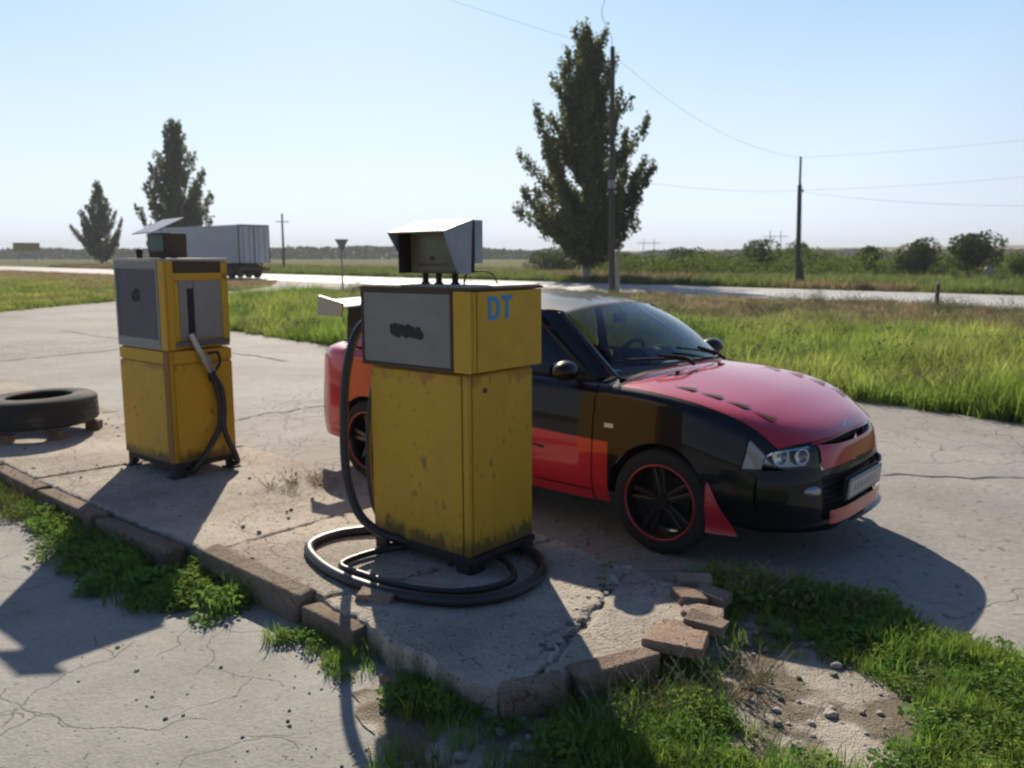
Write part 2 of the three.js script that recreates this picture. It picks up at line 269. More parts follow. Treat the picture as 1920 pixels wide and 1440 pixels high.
const TURN = -40 * D2R;
{
  const p = thing('fuel_pump', 'yellow fuel pump marked DT in blue, in front of the car', 'fuel pump', [-0.307, 0.13, -4.349], TURN, 'fuel pumps on the island');
  p.rotation.z = 0.006;
  const W = 0.764, Dp = 0.53, w = 0.70, d = 0.495, cx = -0.002, y0 = 0.085, y1 = 0.982, y2 = 1.37;
  // base
  part('base_frame', [box(w + 0.01, 0.035, 0.04, cx, 0.068, d / 2 - 0.02), box(w + 0.01, 0.035, 0.04, cx, 0.068, -d / 2 + 0.02), box(0.04, 0.034, d - 0.08, cx + w / 2 - 0.015, 0.068, 0), box(0.04, 0.034, d - 0.08, cx - w / 2 + 0.015, 0.068, 0)], M.black, p);
  for (const [sx, sz] of [[1, 1], [1, -1], [-1, 1], [-1, -1]]) part('foot', [box(0.09, 0.06, 0.012, cx + sx * (w / 2 - 0.055), 0.026, sz * (d / 2 - 0.006)), box(0.012, 0.06, 0.09, cx + sx * (w / 2 - 0.004), 0.026, sz * (d / 2 - 0.06)), box(0.085, 0.01, 0.085, cx + sx * (w / 2 - 0.048), 0.002, sz * (d / 2 - 0.048))], M.black, p);
  part('pump_unit', [box(0.3, 0.1, 0.2, cx, 0.10, 0, 0.01), cyl(0.05, 0.05, 0.12, cx + 0.05, 0.05, 0.02), cyl(0.03, 0.03, 0.1, cx - 0.12, 0.05, 0.03)], M.dark, p);
  // lower cabinet
  part('cabinet_core', box(w - 0.03, y1 - y0 - 0.012, d - 0.03, cx, (y0 + y1) / 2 - 0.004, 0), M.yellow[2], p);
  part('front_panel', box(w - 0.055, y1 - y0 - 0.016, 0.012, cx - 0.024, (y0 + y1) / 2 - 0.006, d / 2 - 0.009, 0.004), M.yellowLow[0], p);
  part('rear_panel', box(w - 0.055, y1 - y0 - 0.016, 0.012, cx, (y0 + y1) / 2 - 0.006, -d / 2 + 0.009, 0.004), M.yellowLow[2], p);
  part('side_panel', box(0.012, y1 - y0 - 0.02, d - 0.045, cx + w / 2 - 0.009, (y0 + y1) / 2 - 0.006, -0.008, 0.004), M.yellowLow[1], p);
  part('side_panel', box(0.012, y1 - y0 - 0.02, d - 0.04, cx - w / 2 + 0.009, (y0 + y1) / 2 - 0.006, 0, 0.004), M.yellowLow[2], p);
  part('corner_post', [box(0.034, y1 - y0 - 0.02, 0.006, cx + w / 2 - 0.022, (y0 + y1) / 2 - 0.006, d / 2 - 0.004, 0.002), box(0.006, y1 - y0 - 0.02, 0.016, cx + w / 2 - 0.003, (y0 + y1) / 2 - 0.006, d / 2 - 0.012, 0.002)], M.yellowLow[2], p);
  part('lock', cyl(0.012, 0.012, 0.008, cx + w / 2 + 0.001, y1 - 0.09, 0.13, 12, 0, Math.PI / 2), M.brown, p);
  // upper box
  const uy = (y1 + y2) / 2, uh = y2 - y1;
  part('upper_core', box(W - 0.03, uh - 0.02, Dp - 0.03, 0, uy, 0), M.yellow[2], p);
  part('upper_corner', box(0.112, uh - 0.006, 0.014, W / 2 - 0.056, uy, Dp / 2 - 0.007, 0.004), M.yellow[0], p);
  part('upper_side_panel', [box(0.014, uh - 0.01, Dp - 0.05, W / 2 - 0.007, uy, -0.024, 0.004)], M.yellow[1], p);
  part('upper_side_strip', box(0.014, uh - 0.012, 0.024, W / 2 - 0.007, uy, Dp / 2 - 0.029, 0.003), M.yellow[0], p);
  part('upper_side_panel', box(0.014, uh - 0.01, Dp - 0.03, -W / 2 + 0.007, uy, 0, 0.004), M.yellow[2], p);
  part('upper_rear_panel', box(W - 0.03, uh - 0.01, 0.014, 0, uy, -Dp / 2 + 0.007, 0.004), M.yellow[2], p);
  part('panel_frame', [box(W - 0.116, 0.016, 0.022, -0.057, y2 - 0.009, Dp / 2 - 0.007, 0.003), box(W - 0.116, 0.018, 0.022, -0.057, y1 + 0.008, Dp / 2 - 0.007, 0.003), box(0.014, uh - 0.036, 0.022, -W / 2 + 0.008, uy, Dp / 2 - 0.007, 0.003), box(0.012, uh - 0.036, 0.022, W / 2 - 0.12, uy, Dp / 2 - 0.007, 0.003)], M.brown, p);
  const gp = part('dial_panel', box(W - 0.148, uh - 0.036, 0.012, -0.06, uy, Dp / 2 - 0.008, 0.003), M.greyPanel, p, 'scratched grey metal dial panel');
  const sm = part('worn_emblem', smear(0.21, 0.06, 12, 95), M.dark, gp); sm.position.set(-0.05, uy - 0.01, Dp / 2 + 0.0005);
  // lid
  part('lid', [box(W + 0.012, 0.014, Dp + 0.012, 0, y2 + 0.006, 0, 0.004)], M.brown, p);
  part('lid_sheet', box(W - 0.01, 0.008, Dp - 0.01, 0, y2 + 0.016, 0, 0.003), M.hoodTop, p);
  // lettering
  const tg = new TextGeometry('DT', { font, size: 0.083, depth: 0.0015, curveSegments: 6, bevelEnabled: false }); tg.computeBoundingBox(); const bb = tg.boundingBox; tg.translate(-bb.min.x, -bb.min.y, 0); tg.scale(0.175 / (bb.max.x - bb.min.x), 0.112 / (bb.max.y - bb.min.y), 1);
  const lt = part('lettering', tg, M.blue, p, 'blue painted letters DT'); lt.rotation.y = Math.PI / 2; lt.rotation.z = 0.02; lt.position.set(W / 2 + 0.0008, y2 - 0.142, 0.142);
  // display head on three posts
  const hx = -0.065, hz = -0.01, hb = y2 + 0.075;
  for (const [x, z] of [[-0.09, 0.03], [0.01, 0.035], [0.12, 0.03]]) part('post', [cyl(0.016, 0.016, 0.10, hx + x, y2 + 0.06, hz + z), cyl(0.024, 0.024, 0.012, hx + x, y2 + 0.022, hz + z)], M.black, p);
  const quad = (A, B, C, D2, t = 0) => { const g = new THREE.BufferGeometry(); const P = [A, B, C, A, C, D2].flat(); g.setAttribute('position', new THREE.Float32BufferAttribute(P, 3)); g.setAttribute('uv', new THREE.Float32BufferAttribute([0, 0, 1, 0, 1, 1, 0, 0, 1, 1, 0, 1], 2)); g.computeVertexNormals(); return g; };
  const shell = (pts, t) => { const n = new THREE.Vector3().subVectors(new THREE.Vector3(...pts[1]), new THREE.Vector3(...pts[0])).cross(new THREE.Vector3().subVectors(new THREE.Vector3(...pts[3]), new THREE.Vector3(...pts[0]))).normalize().multiplyScalar(t); const b = pts.map(q => [q[0] - n.x, q[1] - n.y, q[2] - n.z]); return [quad(...pts), quad(...b), ...[0, 1, 2, 3].map(k => quad(pts[k], pts[(k + 1) % 4], b[(k + 1) % 4], b[k]))]; };
  const hw = 0.195, zt = hz + 0.19, zb = hz + 0.075, zk = hz - 0.015, ht = hb + 0.205, htb = hb + 0.265;
  const TL = [hx - hw, ht, zt], TR = [hx + hw, ht, zt], KL = [hx - hw, htb, zk], KR = [hx + hw, htb, zk], BL = [hx - hw + 0.03, hb, zb], BR = [hx + hw - 0.02, hb, zb], QL = [hx - hw + 0.02, hb - 0.005, zk], QR = [hx + hw - 0.01, hb - 0.005, zk];
  part('hood_side', shell([TR, KR, QR, BR], 0.006), M.hood, p, 'blue grey sheet metal side of the display hood');
  part('hood_side', shell([TL, BL, QL, KL], 0.006), M.hood, p);
  part('hood_top', shell([TL, TR, KR, KL], 0.007), M.hoodTop, p);
  part('hood_floor', shell([BL, BR, QR, QL], -0.006), M.brown, p);
  part('hood_back', box(2 * hw - 0.03, 0.262, 0.01, hx, hb + 0.128, zk + 0.004, 0.002), M.dark, p);
  const dp = part('display', box(2 * hw - 0.06, 0.2, 0.02, hx + 0.0, hb + 0.104, zb - 0.012, 0.003), M.display, p, 'grimy brown and green display behind glass');
  part('display_surround', [box(0.008, 0.2, 0.1, hx - hw + 0.04, hb + 0.1, zb + 0.03, 0.002)], M.black, p);
  part('rear_display_box', [box(2 * hw - 0.01, 0.215, 0.06, hx + 0.012, hb + 0.155, zk - 0.045, 0.006)], M.hood, p);
  part('gasket', box(2 * hw + 0.004, 0.262, 0.016, hx + 0.004, hb + 0.132, zk - 0.006, 0.003), M.black, p);
  part('cable', tube([[hx + 0.15, hb + 0.01, hz - 0.05], [hx + 0.24, hb + 0.0, hz - 0.10], [hx + 0.29, y2 + 0.02, hz - 0.1]], 0.004, 16, 6), M.black, p);
  part('cable', tube([[hx + 0.17, hb, hz], [hx + 0.175, y2 + 0.04, hz + 0.02], [hx + 0.17, y2 + 0.02, hz + 0.02]], 0.005, 10, 6), M.black, p);
  // hoses (in the pump's own frame)
  const L2 = (x, y, z) => { const dx = x + 0.307, dz = z + 4.349; return [dx * 0.766 + dz * 0.643, y - 0.13, -dx * 0.643 + dz * 0.766]; };
  hose(p, [L2(-0.72, 1.36, -4.52), L2(-0.80, 1.28, -4.47), L2(-0.855, 1.10, -4.42), L2(-0.875, 0.80, -4.38), L2(-0.86, 0.52, -4.34), L2(-0.80, 0.34, -4.30), L2(-0.70, 0.25, -4.27), L2(-0.52, 0.19, -4.25)], 0.024);
  hose(p, [L2(-0.735, 1.02, -4.55), L2(-0.755, 0.85, -4.50), L2(-0.765, 0.6, -4.46), L2(-0.74, 0.36, -4.42), L2(-0.69, 0.26, -4.40), L2(-0.55, 0.19, -4.35)], 0.017);
  hose(p, [L2(-0.50, 0.18, -4.50), L2(-0.72, 0.165, -4.56), L2(-0.95, 0.158, -4.50), L2(-1.06, 0.157, -4.32), L2(-0.96, 0.157, -4.06), L2(-0.74, 0.157, -3.80), L2(-0.45, 0.157, -3.62), L2(-0.2, 0.157, -3.57), L2(0.02, 0.157, -3.68), L2(0.14, 0.157, -3.92), L2(0.13, 0.16, -4.12), L2(0.02, 0.18, -4.28)], 0.027, 140);
  hose(p, [L2(-0.48, 0.17, -4.3), L2(-0.72, 0.157, -4.20), L2(-0.84, 0.157, -4.02), L2(-0.72, 0.157, -3.90), L2(-0.45, 0.156, -3.72), L2(-0.2, 0.156, -3.68), L2(0.0, 0.157, -3.82), L2(-0.02, 0.17, -4.0), L2(-0.15, 0.18, -4.2)], 0.017, 110);
}
{
  const p = thing('fuel_pump', 'tall yellow fuel pump with nozzle hung on its side, next to the tyre', 'fuel pump', [-2.444, 0.13, -6.159], TURN, 'fuel pumps on the island');
  const W = 0.70, Dp = 0.49, y0 = 0.10, y1 = 0.885, y2 = 1.505;
  part('base_frame', [box(W - 0.03, 0.05, 0.035, 0, 0.085, Dp / 2 - 0.03), box(W - 0.03, 0.05, 0.035, 0, 0.085, -Dp / 2 + 0.03), box(0.035, 0.05, Dp - 0.1, W / 2 - 0.03, 0.084, 0), box(0.035, 0.05, Dp - 0.1, -W / 2 + 0.03, 0.084, 0)], M.dark, p);
  for (const [sx, sz] of [[1, 1], [1, -1], [-1, 1], [-1, -1]]) part('foot', [box(0.06, 0.075, 0.02, sx * (W / 2 - 0.04), 0.034, sz * (Dp / 2 - 0.025)), box(0.1, 0.012, 0.1, sx * (W / 2 - 0.035), 0.003, sz * (Dp / 2 - 0.03)), box(0.02, 0.075, 0.07, sx * (W / 2 - 0.018), 0.034, sz * (Dp / 2 - 0.05))], M.dark, p);
  part('pump_unit', [box(0.34, 0.09, 0.22, -0.02, 0.075, 0, 0.01), cyl(0.06, 0.06, 0.08, 0.06, 0.03, 0.03)], M.black, p);
  part('cabinet_core', box(W - 0.03, y1 - y0, Dp - 0.03, 0, (y0 + y1) / 2, 0), M.yellow[2], p);
  const ly = (y0 + y1) / 2, lh = y1 - y0;
  part('front_panel', box(W - 0.075, lh - 0.1, 0.012, -0.034, y0 + (lh - 0.1) / 2 + 0.004, Dp / 2 - 0.008), M.yellowLow[1], p);
  part('front_band', box(W - 0.075, 0.082, 0.012, -0.034, y1 - 0.045, Dp / 2 - 0.008), M.yellow[2], p);
  part('side_panel', box(0.012, lh - 0.1, Dp - 0.05, W / 2 - 0.008, y0 + (lh - 0.1) / 2 + 0.004, -0.02), M.yellowLow[0], p);
  part('side_band', box(0.012, 0.082, Dp - 0.05, W / 2 - 0.008, y1 - 0.045, -0.02), M.yellow[1], p);
  part('corner_post', box(0.062, lh - 0.01, 0.012, W / 2 - 0.034, ly, Dp / 2 - 0.006, 0.004), M.rustStrip, p, 'rusty corner strip');
  part('rear_panel', box(W - 0.04, lh - 0.01, 0.012, 0, ly, -Dp / 2 + 0.008), M.yellowLow[2], p);
  part('side_panel', box(0.012, lh - 0.01, Dp - 0.04, -W / 2 + 0.008, ly, 0), M.yellowLow[2], p);
  const uh = y2 - y1, uy = (y1 + y2) / 2;
  part('upper_core', box(W - 0.036, uh - 0.02, Dp - 0.036, 0, uy, 0), M.yellow[2], p);
  part('upper_corner', [box(0.075, uh - 0.012, 0.018, W / 2 - 0.0375, uy, Dp / 2 - 0.009, 0.004), box(0.018, uh - 0.012, 0.05, W / 2 - 0.009, uy, Dp / 2 - 0.046, 0.004)], M.yellow[0], p);
  // dial side facing left: light frame, dark ribbed panel
  part('dial_frame', [box(W - 0.085, 0.055, 0.018, -0.04, y2 - 0.034, Dp / 2 - 0.008), box(W - 0.085, 0.072, 0.018, -0.04, y1 + 0.042, Dp / 2 - 0.008), box(0.028, uh - 0.14, 0.018, -W / 2 + 0.016, uy + 0.008, Dp / 2 - 0.008), box(0.022, uh - 0.14, 0.018, W / 2 - 0.094, uy + 0.008, Dp / 2 - 0.008)], M.whitePanel, p);
  const dp = part('dial_panel', box(W - 0.14, uh - 0.14, 0.012, -0.042, uy + 0.008, Dp / 2 - 0.014, 0.002), M.greyDark, p);
  for (let k = 0; k < 16; k++) part('rib', box(0.006, uh - 0.16, 0.006, -0.042 - (W - 0.17) / 2 + (k + 0.5) * (W - 0.17) / 16, uy + 0.008, Dp / 2 - 0.008, 0.002), M.greyDark, dp);
  const sm = part('worn_emblem', smear(0.07, 0.08, 31, 40), M.black, dp); sm.position.set(-0.06, uy + 0.06, Dp / 2 - 0.0045);
  // nozzle side facing right
  part('side_frame', [box(0.018, 0.05, Dp - 0.08, W / 2 - 0.009, y2 - 0.115, -0.03), box(0.018, uh - 0.05, 0.05, W / 2 - 0.009, uy + 0.01, -Dp / 2 + 0.034), box(0.018, uh - 0.16, 0.032, W / 2 - 0.009, uy - 0.07, Dp / 2 - 0.088)], M.yellow[1], p);
  part('top_band', box(0.012, 0.075, Dp - 0.12, W / 2 - 0.013, y2 - 0.05, -0.008), M.brown, p);
  part('nozzle_panel', [box(0.01, uh - 0.21, 0.06, W / 2 - 0.014, uy - 0.03, 0.105), box(0.01, uh - 0.21, 0.215, W / 2 - 0.014, uy - 0.03, -0.085), box(0.01, 0.06, 0.05, W / 2 - 0.014, y2 - 0.165, 0.05)], M.whitePanel, p, 'dull white side panel with a dark slot');
  part('nozzle_slot', box(0.004, 0.36, 0.052, W / 2 - 0.0155, uy - 0.03, 0.049, 0.001), M.black, p);
  part('lower_tray', box(0.05, 0.035, Dp - 0.09, W / 2 - 0.004, y1 + 0.045, -0.02, 0.006), M.greyDark, p);
  part('lid', box(W + 0.006, 0.012, Dp + 0.006, 0, y2 + 0.003, 0), M.hoodTop, p);
  part('rear_cover', [box(W - 0.04, uh - 0.02, 0.012, 0, uy, -Dp / 2 + 0.008), box(0.012, uh - 0.02, Dp - 0.04, -W / 2 + 0.008, uy, 0)], M.yellow[2], p);
  // nozzle
  const nz = part('nozzle', [tube([[W / 2 + 0.03, 1.00, 0.085], [W / 2 + 0.05, 0.90, 0.05], [W / 2 + 0.06, 0.80, 0.0], [W / 2 + 0.055, 0.74, -0.03]], 0.021, 24, 10), box(0.045, 0.13, 0.06, W / 2 + 0.055, 0.78, -0.015, 0.014, 0, 0.55)], M.metal, p, 'worn metal nozzle');
  part('nozzle_guard', tube([[W / 2 + 0.06, 0.86, -0.02], [W / 2 + 0.07, 0.86, -0.085], [W / 2 + 0.065, 0.78, -0.10], [W / 2 + 0.06, 0.72, -0.05]], 0.011, 24, 8), M.black, nz);
  part('nozzle_collar', cyl(0.03, 0.026, 0.07, W / 2 + 0.055, 0.70, -0.045, 14, 0.2), M.black, nz);
  hose(p, [[W / 2 + 0.055, 0.72, -0.04], [W / 2 + 0.06, 0.62, -0.07], [W / 2 + 0.065, 0.48, -0.09], [W / 2 + 0.06, 0.32, -0.075], [W / 2 + 0.055, 0.20, 0.0], [W / 2 + 0.05, 0.12, 0.06], [W / 2 + 0.02, 0.04, 0.12], [W / 2 - 0.1, 0.03, 0.14]], 0.021);
  hose(p, [[W / 2 + 0.05, 0.71, -0.055], [W / 2 + 0.062, 0.60, -0.105], [W / 2 + 0.075, 0.46, -0.112], [W / 2 + 0.09, 0.33, -0.095], [W / 2 + 0.085, 0.22, -0.13], [W / 2 + 0.08, 0.12, -0.18], [W / 2 + 0.07, 0.05, -0.2], [W / 2 + 0.0, 0.04, -0.19]], 0.02);
  // display head under a tilted sheet roof
  part('display_box', box(0.25, 0.17, 0.16, -0.02, y2 + 0.10, 0.0, 0.008), M.brown, p);
  part('display', box(0.22, 0.12, 0.008, -0.03, y2 + 0.115, 0.083, 0.003), std({ color: lin(0.03, 0.085, 0.075), roughness: 0.35 }), p, 'dark teal display glass');
  for (const x of [-0.10, 0.06]) part('post', cyl(0.02, 0.02, 0.03, x, y2 + 0.012, 0), M.black, p);
  const rf = part('roof_sheet', box(0.31, 0.008, 0.26, 0, 0, 0, 0.002), M.hood, p, 'tilted pale sheet metal roof'); rf.position.set(-0.025, y2 + 0.235, 0.06); rf.rotation.x = 0.42; rf.rotation.z = 0.03;
  part('lamp_bracket', [cyl(0.02, 0.02, 0.04, -0.2, y2 + 0.028, 0.12), new THREE.SphereGeometry(0.025, 12, 8).translate(-0.2, y2 + 0.055, 0.12)], M.black, p);
}
// ------------------------------------------------------------------ the car
const flake = dataTex(256, 256, (u, v, i, j) => 0.5 + 0.5 * (hash2(i, j, 77) - 0.5), false);
const paint = (c) => phy({ color: lin(...c), roughness: 0.4, specularIntensity: 0.3, metalness: 0.0, clearcoat: 1, clearcoatRoughness: 0.06, bumpMap: flake, bumpScale: 0.00002 });
M.carRed = paint([0.48, 0.02, 0.035]); M.carBlack = paint([0.007, 0.008, 0.012]); M.carBlack.clearcoat = 0.6; M.carBlack.specularIntensity = 0.15;
M.trim = std({ color: lin(0.012, 0.012, 0.013), roughness: 0.6 });
M.under = std({ color: lin(0.006, 0.006, 0.006), roughness: 0.9 });
M.glass = phy({ color: lin(0.80, 0.87, 0.86), transmission: 1, thickness: 0, roughness: 0.02, ior: 1.5 });
M.tint = phy({ color: lin(0.16, 0.17, 0.18), transmission: 1, thickness: 0, roughness: 0.03, ior: 1.5 });
M.lamp = phy({ color: lin(0.9, 0.93, 0.97), transmission: 1, thickness: 0, roughness: 0.02, ior: 1.5 });
M.chrome = std({ color: lin(0.75, 0.76, 0.78), roughness: 0.12, metalness: 1 });
M.satin = std({ color: lin(0.35, 0.36, 0.38), roughness: 0.3, metalness: 0.8 });
M.rimBlack = phy({ color: lin(0.008, 0.008, 0.009), roughness: 0.3, clearcoat: 0.8, clearcoatRoughness: 0.1 });
M.rimRed = phy({ color: lin(0.34, 0.012, 0.02), roughness: 0.35, clearcoat: 0.6 });
M.tyre = std({ color: lin(0.016, 0.016, 0.017), roughness: 0.85 });
M.cloth = std({ color: lin(0.035, 0.036, 0.042), roughness: 0.95 });
M.dash = std({ color: lin(0.022, 0.023, 0.026), roughness: 0.6 });
{
  const car = thing('car', 'black and red tuned sedan with hood vents, parked beyond the pumps', 'car', [1.355, 0, -5.24], -40.5 * D2R);
  const curve = (K) => (s) => { if (s <= K[0][0]) return K[0][1]; for (let i = 0; i < K.length - 1; i++) if (s <= K[i + 1][0]) { const [x1, y1] = K[i], [x2, y2] = K[i + 1], [x0, y0] = K[i - 1] || K[i], [x3, y3] = K[i + 2] || K[i + 1]; const t = (s - x1) / (x2 - x1), m1 = x2 > x0 ? (y2 - y0) / (x2 - x0) * (x2 - x1) : 0, m2 = x3 > x1 ? (y3 - y1) / (x3 - x1) * (x2 - x1) : 0; const t2 = t * t, t3 = t2 * t; return (2 * t3 - 3 * t2 + 1) * y1 + (t3 - 2 * t2 + t) * m1 + (-2 * t3 + 3 * t2) * y2 + (t3 - t2) * m2; } return K[K.length - 1][1]; };
  const SF = 0.76, SR = -3.24;
  const yB = curve([[-3.42, 0.90], [-3.1, 0.955], [-2.5, 0.95], [-1.5, 0.93], [-0.4, 0.915], [0, 0.89], [0.35, 0.83], [0.58, 0.755], [0.76, 0.655]]);
  const yC = curve([[-3.42, 0.96], [-3.1, 1.01], [-2.5, 1.02], [-0.4, 0.975], [0, 0.938], [0.35, 0.872], [0.58, 0.795], [0.70, 0.74], [0.76, 0.695]]);
  const Wd = curve([[-3.26, 0.74], [-3.0, 0.805], [-2.4, 0.835], [-1, 0.84], [0, 0.838], [0.4, 0.815], [0.76, 0.74]]);
  const sillY = 0.235;
  const bow = (s) => s > 0.1 ? 0.23 * Math.pow((s - 0.1) / 0.66, 1.6) : s < -2.6 ? -0.22 * Math.pow((-2.6 - s) / 0.82, 1.8) : 0;
  const sect = (s) => { const W = Wd(s), b = yB(s), c = yC(s), m = (b + 0.3) / 2; return [[W - 0.035, sillY], [W + 0.004, 0.36], [W + 0.006, m], [W - 0.016, b - 0.11], [W - 0.04, b - 0.022], [W - 0.13, b + 0.016], [W * 0.48, lerp(b, c, 0.78)], [0, c]]; };
  const cr = (a, b, c, d, t) => 0.5 * (2 * b + (c - a) * t + (2 * a - 5 * b + 4 * c - d) * t * t + (3 * b - a - 3 * c + d) * t * t * t);
  const hull = (s, v, off = 0) => {                              // v 0..7 round the half section
    const P = sect(s), i = Math.min(6, Math.floor(v)), t = v - i, g = k => P[clamp(k, 0, 7)]; const mir = k => k > 7 ? [-P[14 - k][0], P[14 - k][1]] : k < 0 ? [2 * P[0][0] - P[1][0], 2 * P[0][1] - P[1][1]] : P[k];
    let z = cr(mir(i - 1)[0], mir(i)[0], mir(i + 1)[0], mir(i + 2)[0], t), y = cr(mir(i - 1)[1], mir(i)[1], mir(i + 1)[1], mir(i + 2)[1], t);
    const q = Math.abs(z) / Wd(s);
    if (off) { const up = clamp((v - 3) / 2); z -= off * (1 - up); y -= off * up; }
    return [s - bow(s) * Math.pow(q, 3.2), y, z];
  };
  const vAt = (s, y) => { let a = 0, b = 5; for (let k = 0; k < 22; k++) { const m = (a + b) / 2; if (hull(s, m)[1] < y) a = m; else b = m; } return (a + b) / 2; };
  const AR = 0.335, HUB = 0.30;
  const arch = (s, c) => HUB + Math.sqrt(Math.max(0, AR * AR - (s - c) * (s - c)));
  const band = (s0, s1, lo, hi, nu = 16, nv = 10, off = 0) => patch((u, w) => { const s = lerp(s0, s1, u), v = lerp(lo(s), hi(s), w); return hull(s, v, off); }, nu, nv);
  const atY = f => s => vAt(s, typeof f === 'function' ? f(s) : f), V = v => () => v;
  const archBand = (c, hi, off = 0) => patch((u, w) => { const s = c - AR * Math.cos(Math.PI * u), v = lerp(vAt(s, arch(s, c)), hi(s), w); return hull(s, v, off); }, 40, 10);
  const both = (name, gs, mat, label) => { part(name, gs, mat, car, label); part(name, gs.map(mirrorZ), mat, car, label); };
  const colorLine = s => 0.60 - 0.03 * (s + 0.4);
  const HE = 4.62;                                               // hood edge
  const RA = -2.492;                                             // rear axle
  // front fenders (black, red foot behind the arch)
  both('front_fender', [band(-0.44, -AR, atY(0.6), V(HE), 6, 14), archBand(0, V(HE)), band(AR, 0.604, V(0.75), V(HE), 14, 14)], M.carBlack);
  both('fender_foot', [band(-0.44, -AR, V(0.0), atY(0.6), 5, 8)], M.carRed);
  // doors
  both('front_door', [band(-1.42, -0.448, atY(colorLine), V(4.9), 20, 12)], M.carBlack);
  both('front_door_lower', [band(-1.42, -0.448, atY(0.30), atY(colorLine), 20, 8)], M.carRed);
  both('rear_door', [band(-2.14, -1.428, atY(s => arch(s, RA) > 0.31 && s < RA + AR ? Math.max(0.60, arch(s, RA)) : 0.60), V(4.9), 16, 12)], M.carBlack);
  both('rear_door_lower', [band(RA + AR + 0.005, -1.428, atY(0.30), atY(0.6), 14, 8)], M.carRed);
  both('side_sill', [band(RA + AR + 0.005, -0.444, V(0), atY(0.296), 24, 3, -0.012)], M.carRed);
  both('door_graphic', [patch((u, w) => { const s = lerp(-1.30, -0.80, u), y = lerp(0.535, 0.515 + 0.05 * (1 - u), w) - 0.02 * u; return hull(s, vAt(s, y), -0.002); }, 20, 3)], M.trim);
  // rear quarters and tail (red)
  both('rear_quarter', [archBand(RA, V(4.9)), band(SR, RA - AR, V(0.3), V(4.9), 14, 14), band(RA + AR, RA + AR + 0.005, V(2.6), V(4.9), 2, 8)], M.carRed);
  part('trunk_lid', (() => { const h = band(SR, -2.92, V(4.92), V(7), 10, 8); return [h, mirrorZ(h)]; })(), M.carRed, car);
  const tail = (w0, w1, y0, y1, off) => patch((u, w) => { const q = lerp(w0, w1, u), y = lerp(y0, y1, w), ql = Math.abs(q); const e = hull(SR, vAt(SR, Math.min(y, 0.9)))[2]; return [SR - bow(SR) * Math.pow(ql, 3.2) - off - 0.05 * Math.sin(Math.PI * clamp((y - 0.25) / 0.65)) * (1 - ql * ql), y, q * e]; }, 30, 12);
  part('rear_bumper', [tail(-1, 1, 0.25, 0.58, 0.0)], M.carRed, car);
  part('tail_panel', [tail(-1, 1, 0.585, 0.93, 0)], M.carRed, car);
  part('tail_light', [tail(0.55, 0.95, 0.68, 0.84, 0.006)], phy({ color: lin(0.3, 0.01, 0.01), roughness: 0.15, clearcoat: 1 }), car);
  part('tail_light', [tail(-0.95, -0.55, 0.68, 0.84, 0.006)], phy({ color: lin(0.3, 0.01, 0.01), roughness: 0.15, clearcoat: 1 }), car);
  // hood (red) with louvres
  { const h = band(-0.33, SF - 0.005, V(HE + 0.05), V(7), 34, 14); part('hood', [h, mirrorZ(h)], M.carRed, car, 'red hood with two rows of dark louvres'); }
  { const h = band(-0.33, SF - 0.02, V(HE - 0.2), V(7), 30, 12, 0.03); const k = band(-3.3, -0.3, V(0.2), V(4.9), 30, 8, 0.03); part('inner_body', [h, mirrorZ(h)], M.under, car); }
  for (const sz of [1, -1]) for (let k = 0; k < 4; k++) {
    const s0 = -0.05 + k * 0.165, v0 = 5.42;
    const g = patch((u, w) => { const s = s0 + 0.125 * u, v = v0 + (0.02 + 0.17 * u) * w - 0.02 * u; const p = hull(s, v); return [p[0], p[1] + 0.004 + 0.004 * u, p[2]]; }, 6, 3);
    part('louvre', sz > 0 ? g : mirrorZ(g), M.under, car);
  }
  // nose: slit, red lip, bumper
  const zF = (y) => hull(SF, vAt(SF, Math.min(y, yB(SF) - 0.03)))[2];
  const topY = (q) => { let a = 3.2, b = 7; const W = zF(0.6); for (let k = 0; k < 20; k++) { const m = (a + b) / 2; if (hull(SF, m)[2] > q * W) a = m; else b = m; } return hull(SF, a)[1]; };
  const prof = (y) => { const t = (0.69 - y); return 0.055 * Math.sin(clamp(t / 0.42) * Math.PI * 0.62) - 0.03 * clamp((y - 0.64) / 0.05); };
  const fx = (q, y) => SF - bow(SF) * Math.pow(Math.abs(q), 3.2) + prof(y) * (1 - Math.pow(Math.abs(q), 6));
  const fas = (q0, q1, lo, hi, off = 0, nu = 26, nv = 8) => patch((u, w) => { const q = lerp(q0, q1, u), A = Math.abs(q), y = lerp(typeof lo === 'function' ? lo(A) : lo, typeof hi === 'function' ? hi(A) : hi, w); return [fx(q, y) + off, y, q * (zF(y) + off * A)]; }, nu, nv);
  // headlight region between |q| .56 and 1 ; bumper below y .56
  const slitHi = A => topY(A) - 0.018, slitLo = A => topY(A) - 0.018 - 0.032 * (1 - Math.pow(A / 0.6, 2));
  part('nose_edge', [fas(-0.62, 0.62, slitHi, A => topY(A), 0.002, 30, 2)], M.carRed, car);
  part('grille_slit', [fas(-0.6, 0.6, slitLo, slitHi, -0.03, 30, 3)], M.under, car);
  part('nose_lip', [fas(-0.6, 0.6, A => 0.545 - 0.01 * A, slitLo, 0.012, 30, 8)], M.carRed, car);
  const bumpTop = A => A < 0.6 ? 0.545 : 0.545 + 0.0 * A;
  part('front_bumper', [fas(-1, -0.60, 0.25, A => 0.55, 0.006, 16, 10), fas(0.60, 1, 0.25, A => 0.55, 0.006, 16, 10), fas(-0.60, 0.60, 0.50, 0.535, 0.004, 24, 3)], M.carBlack, car);
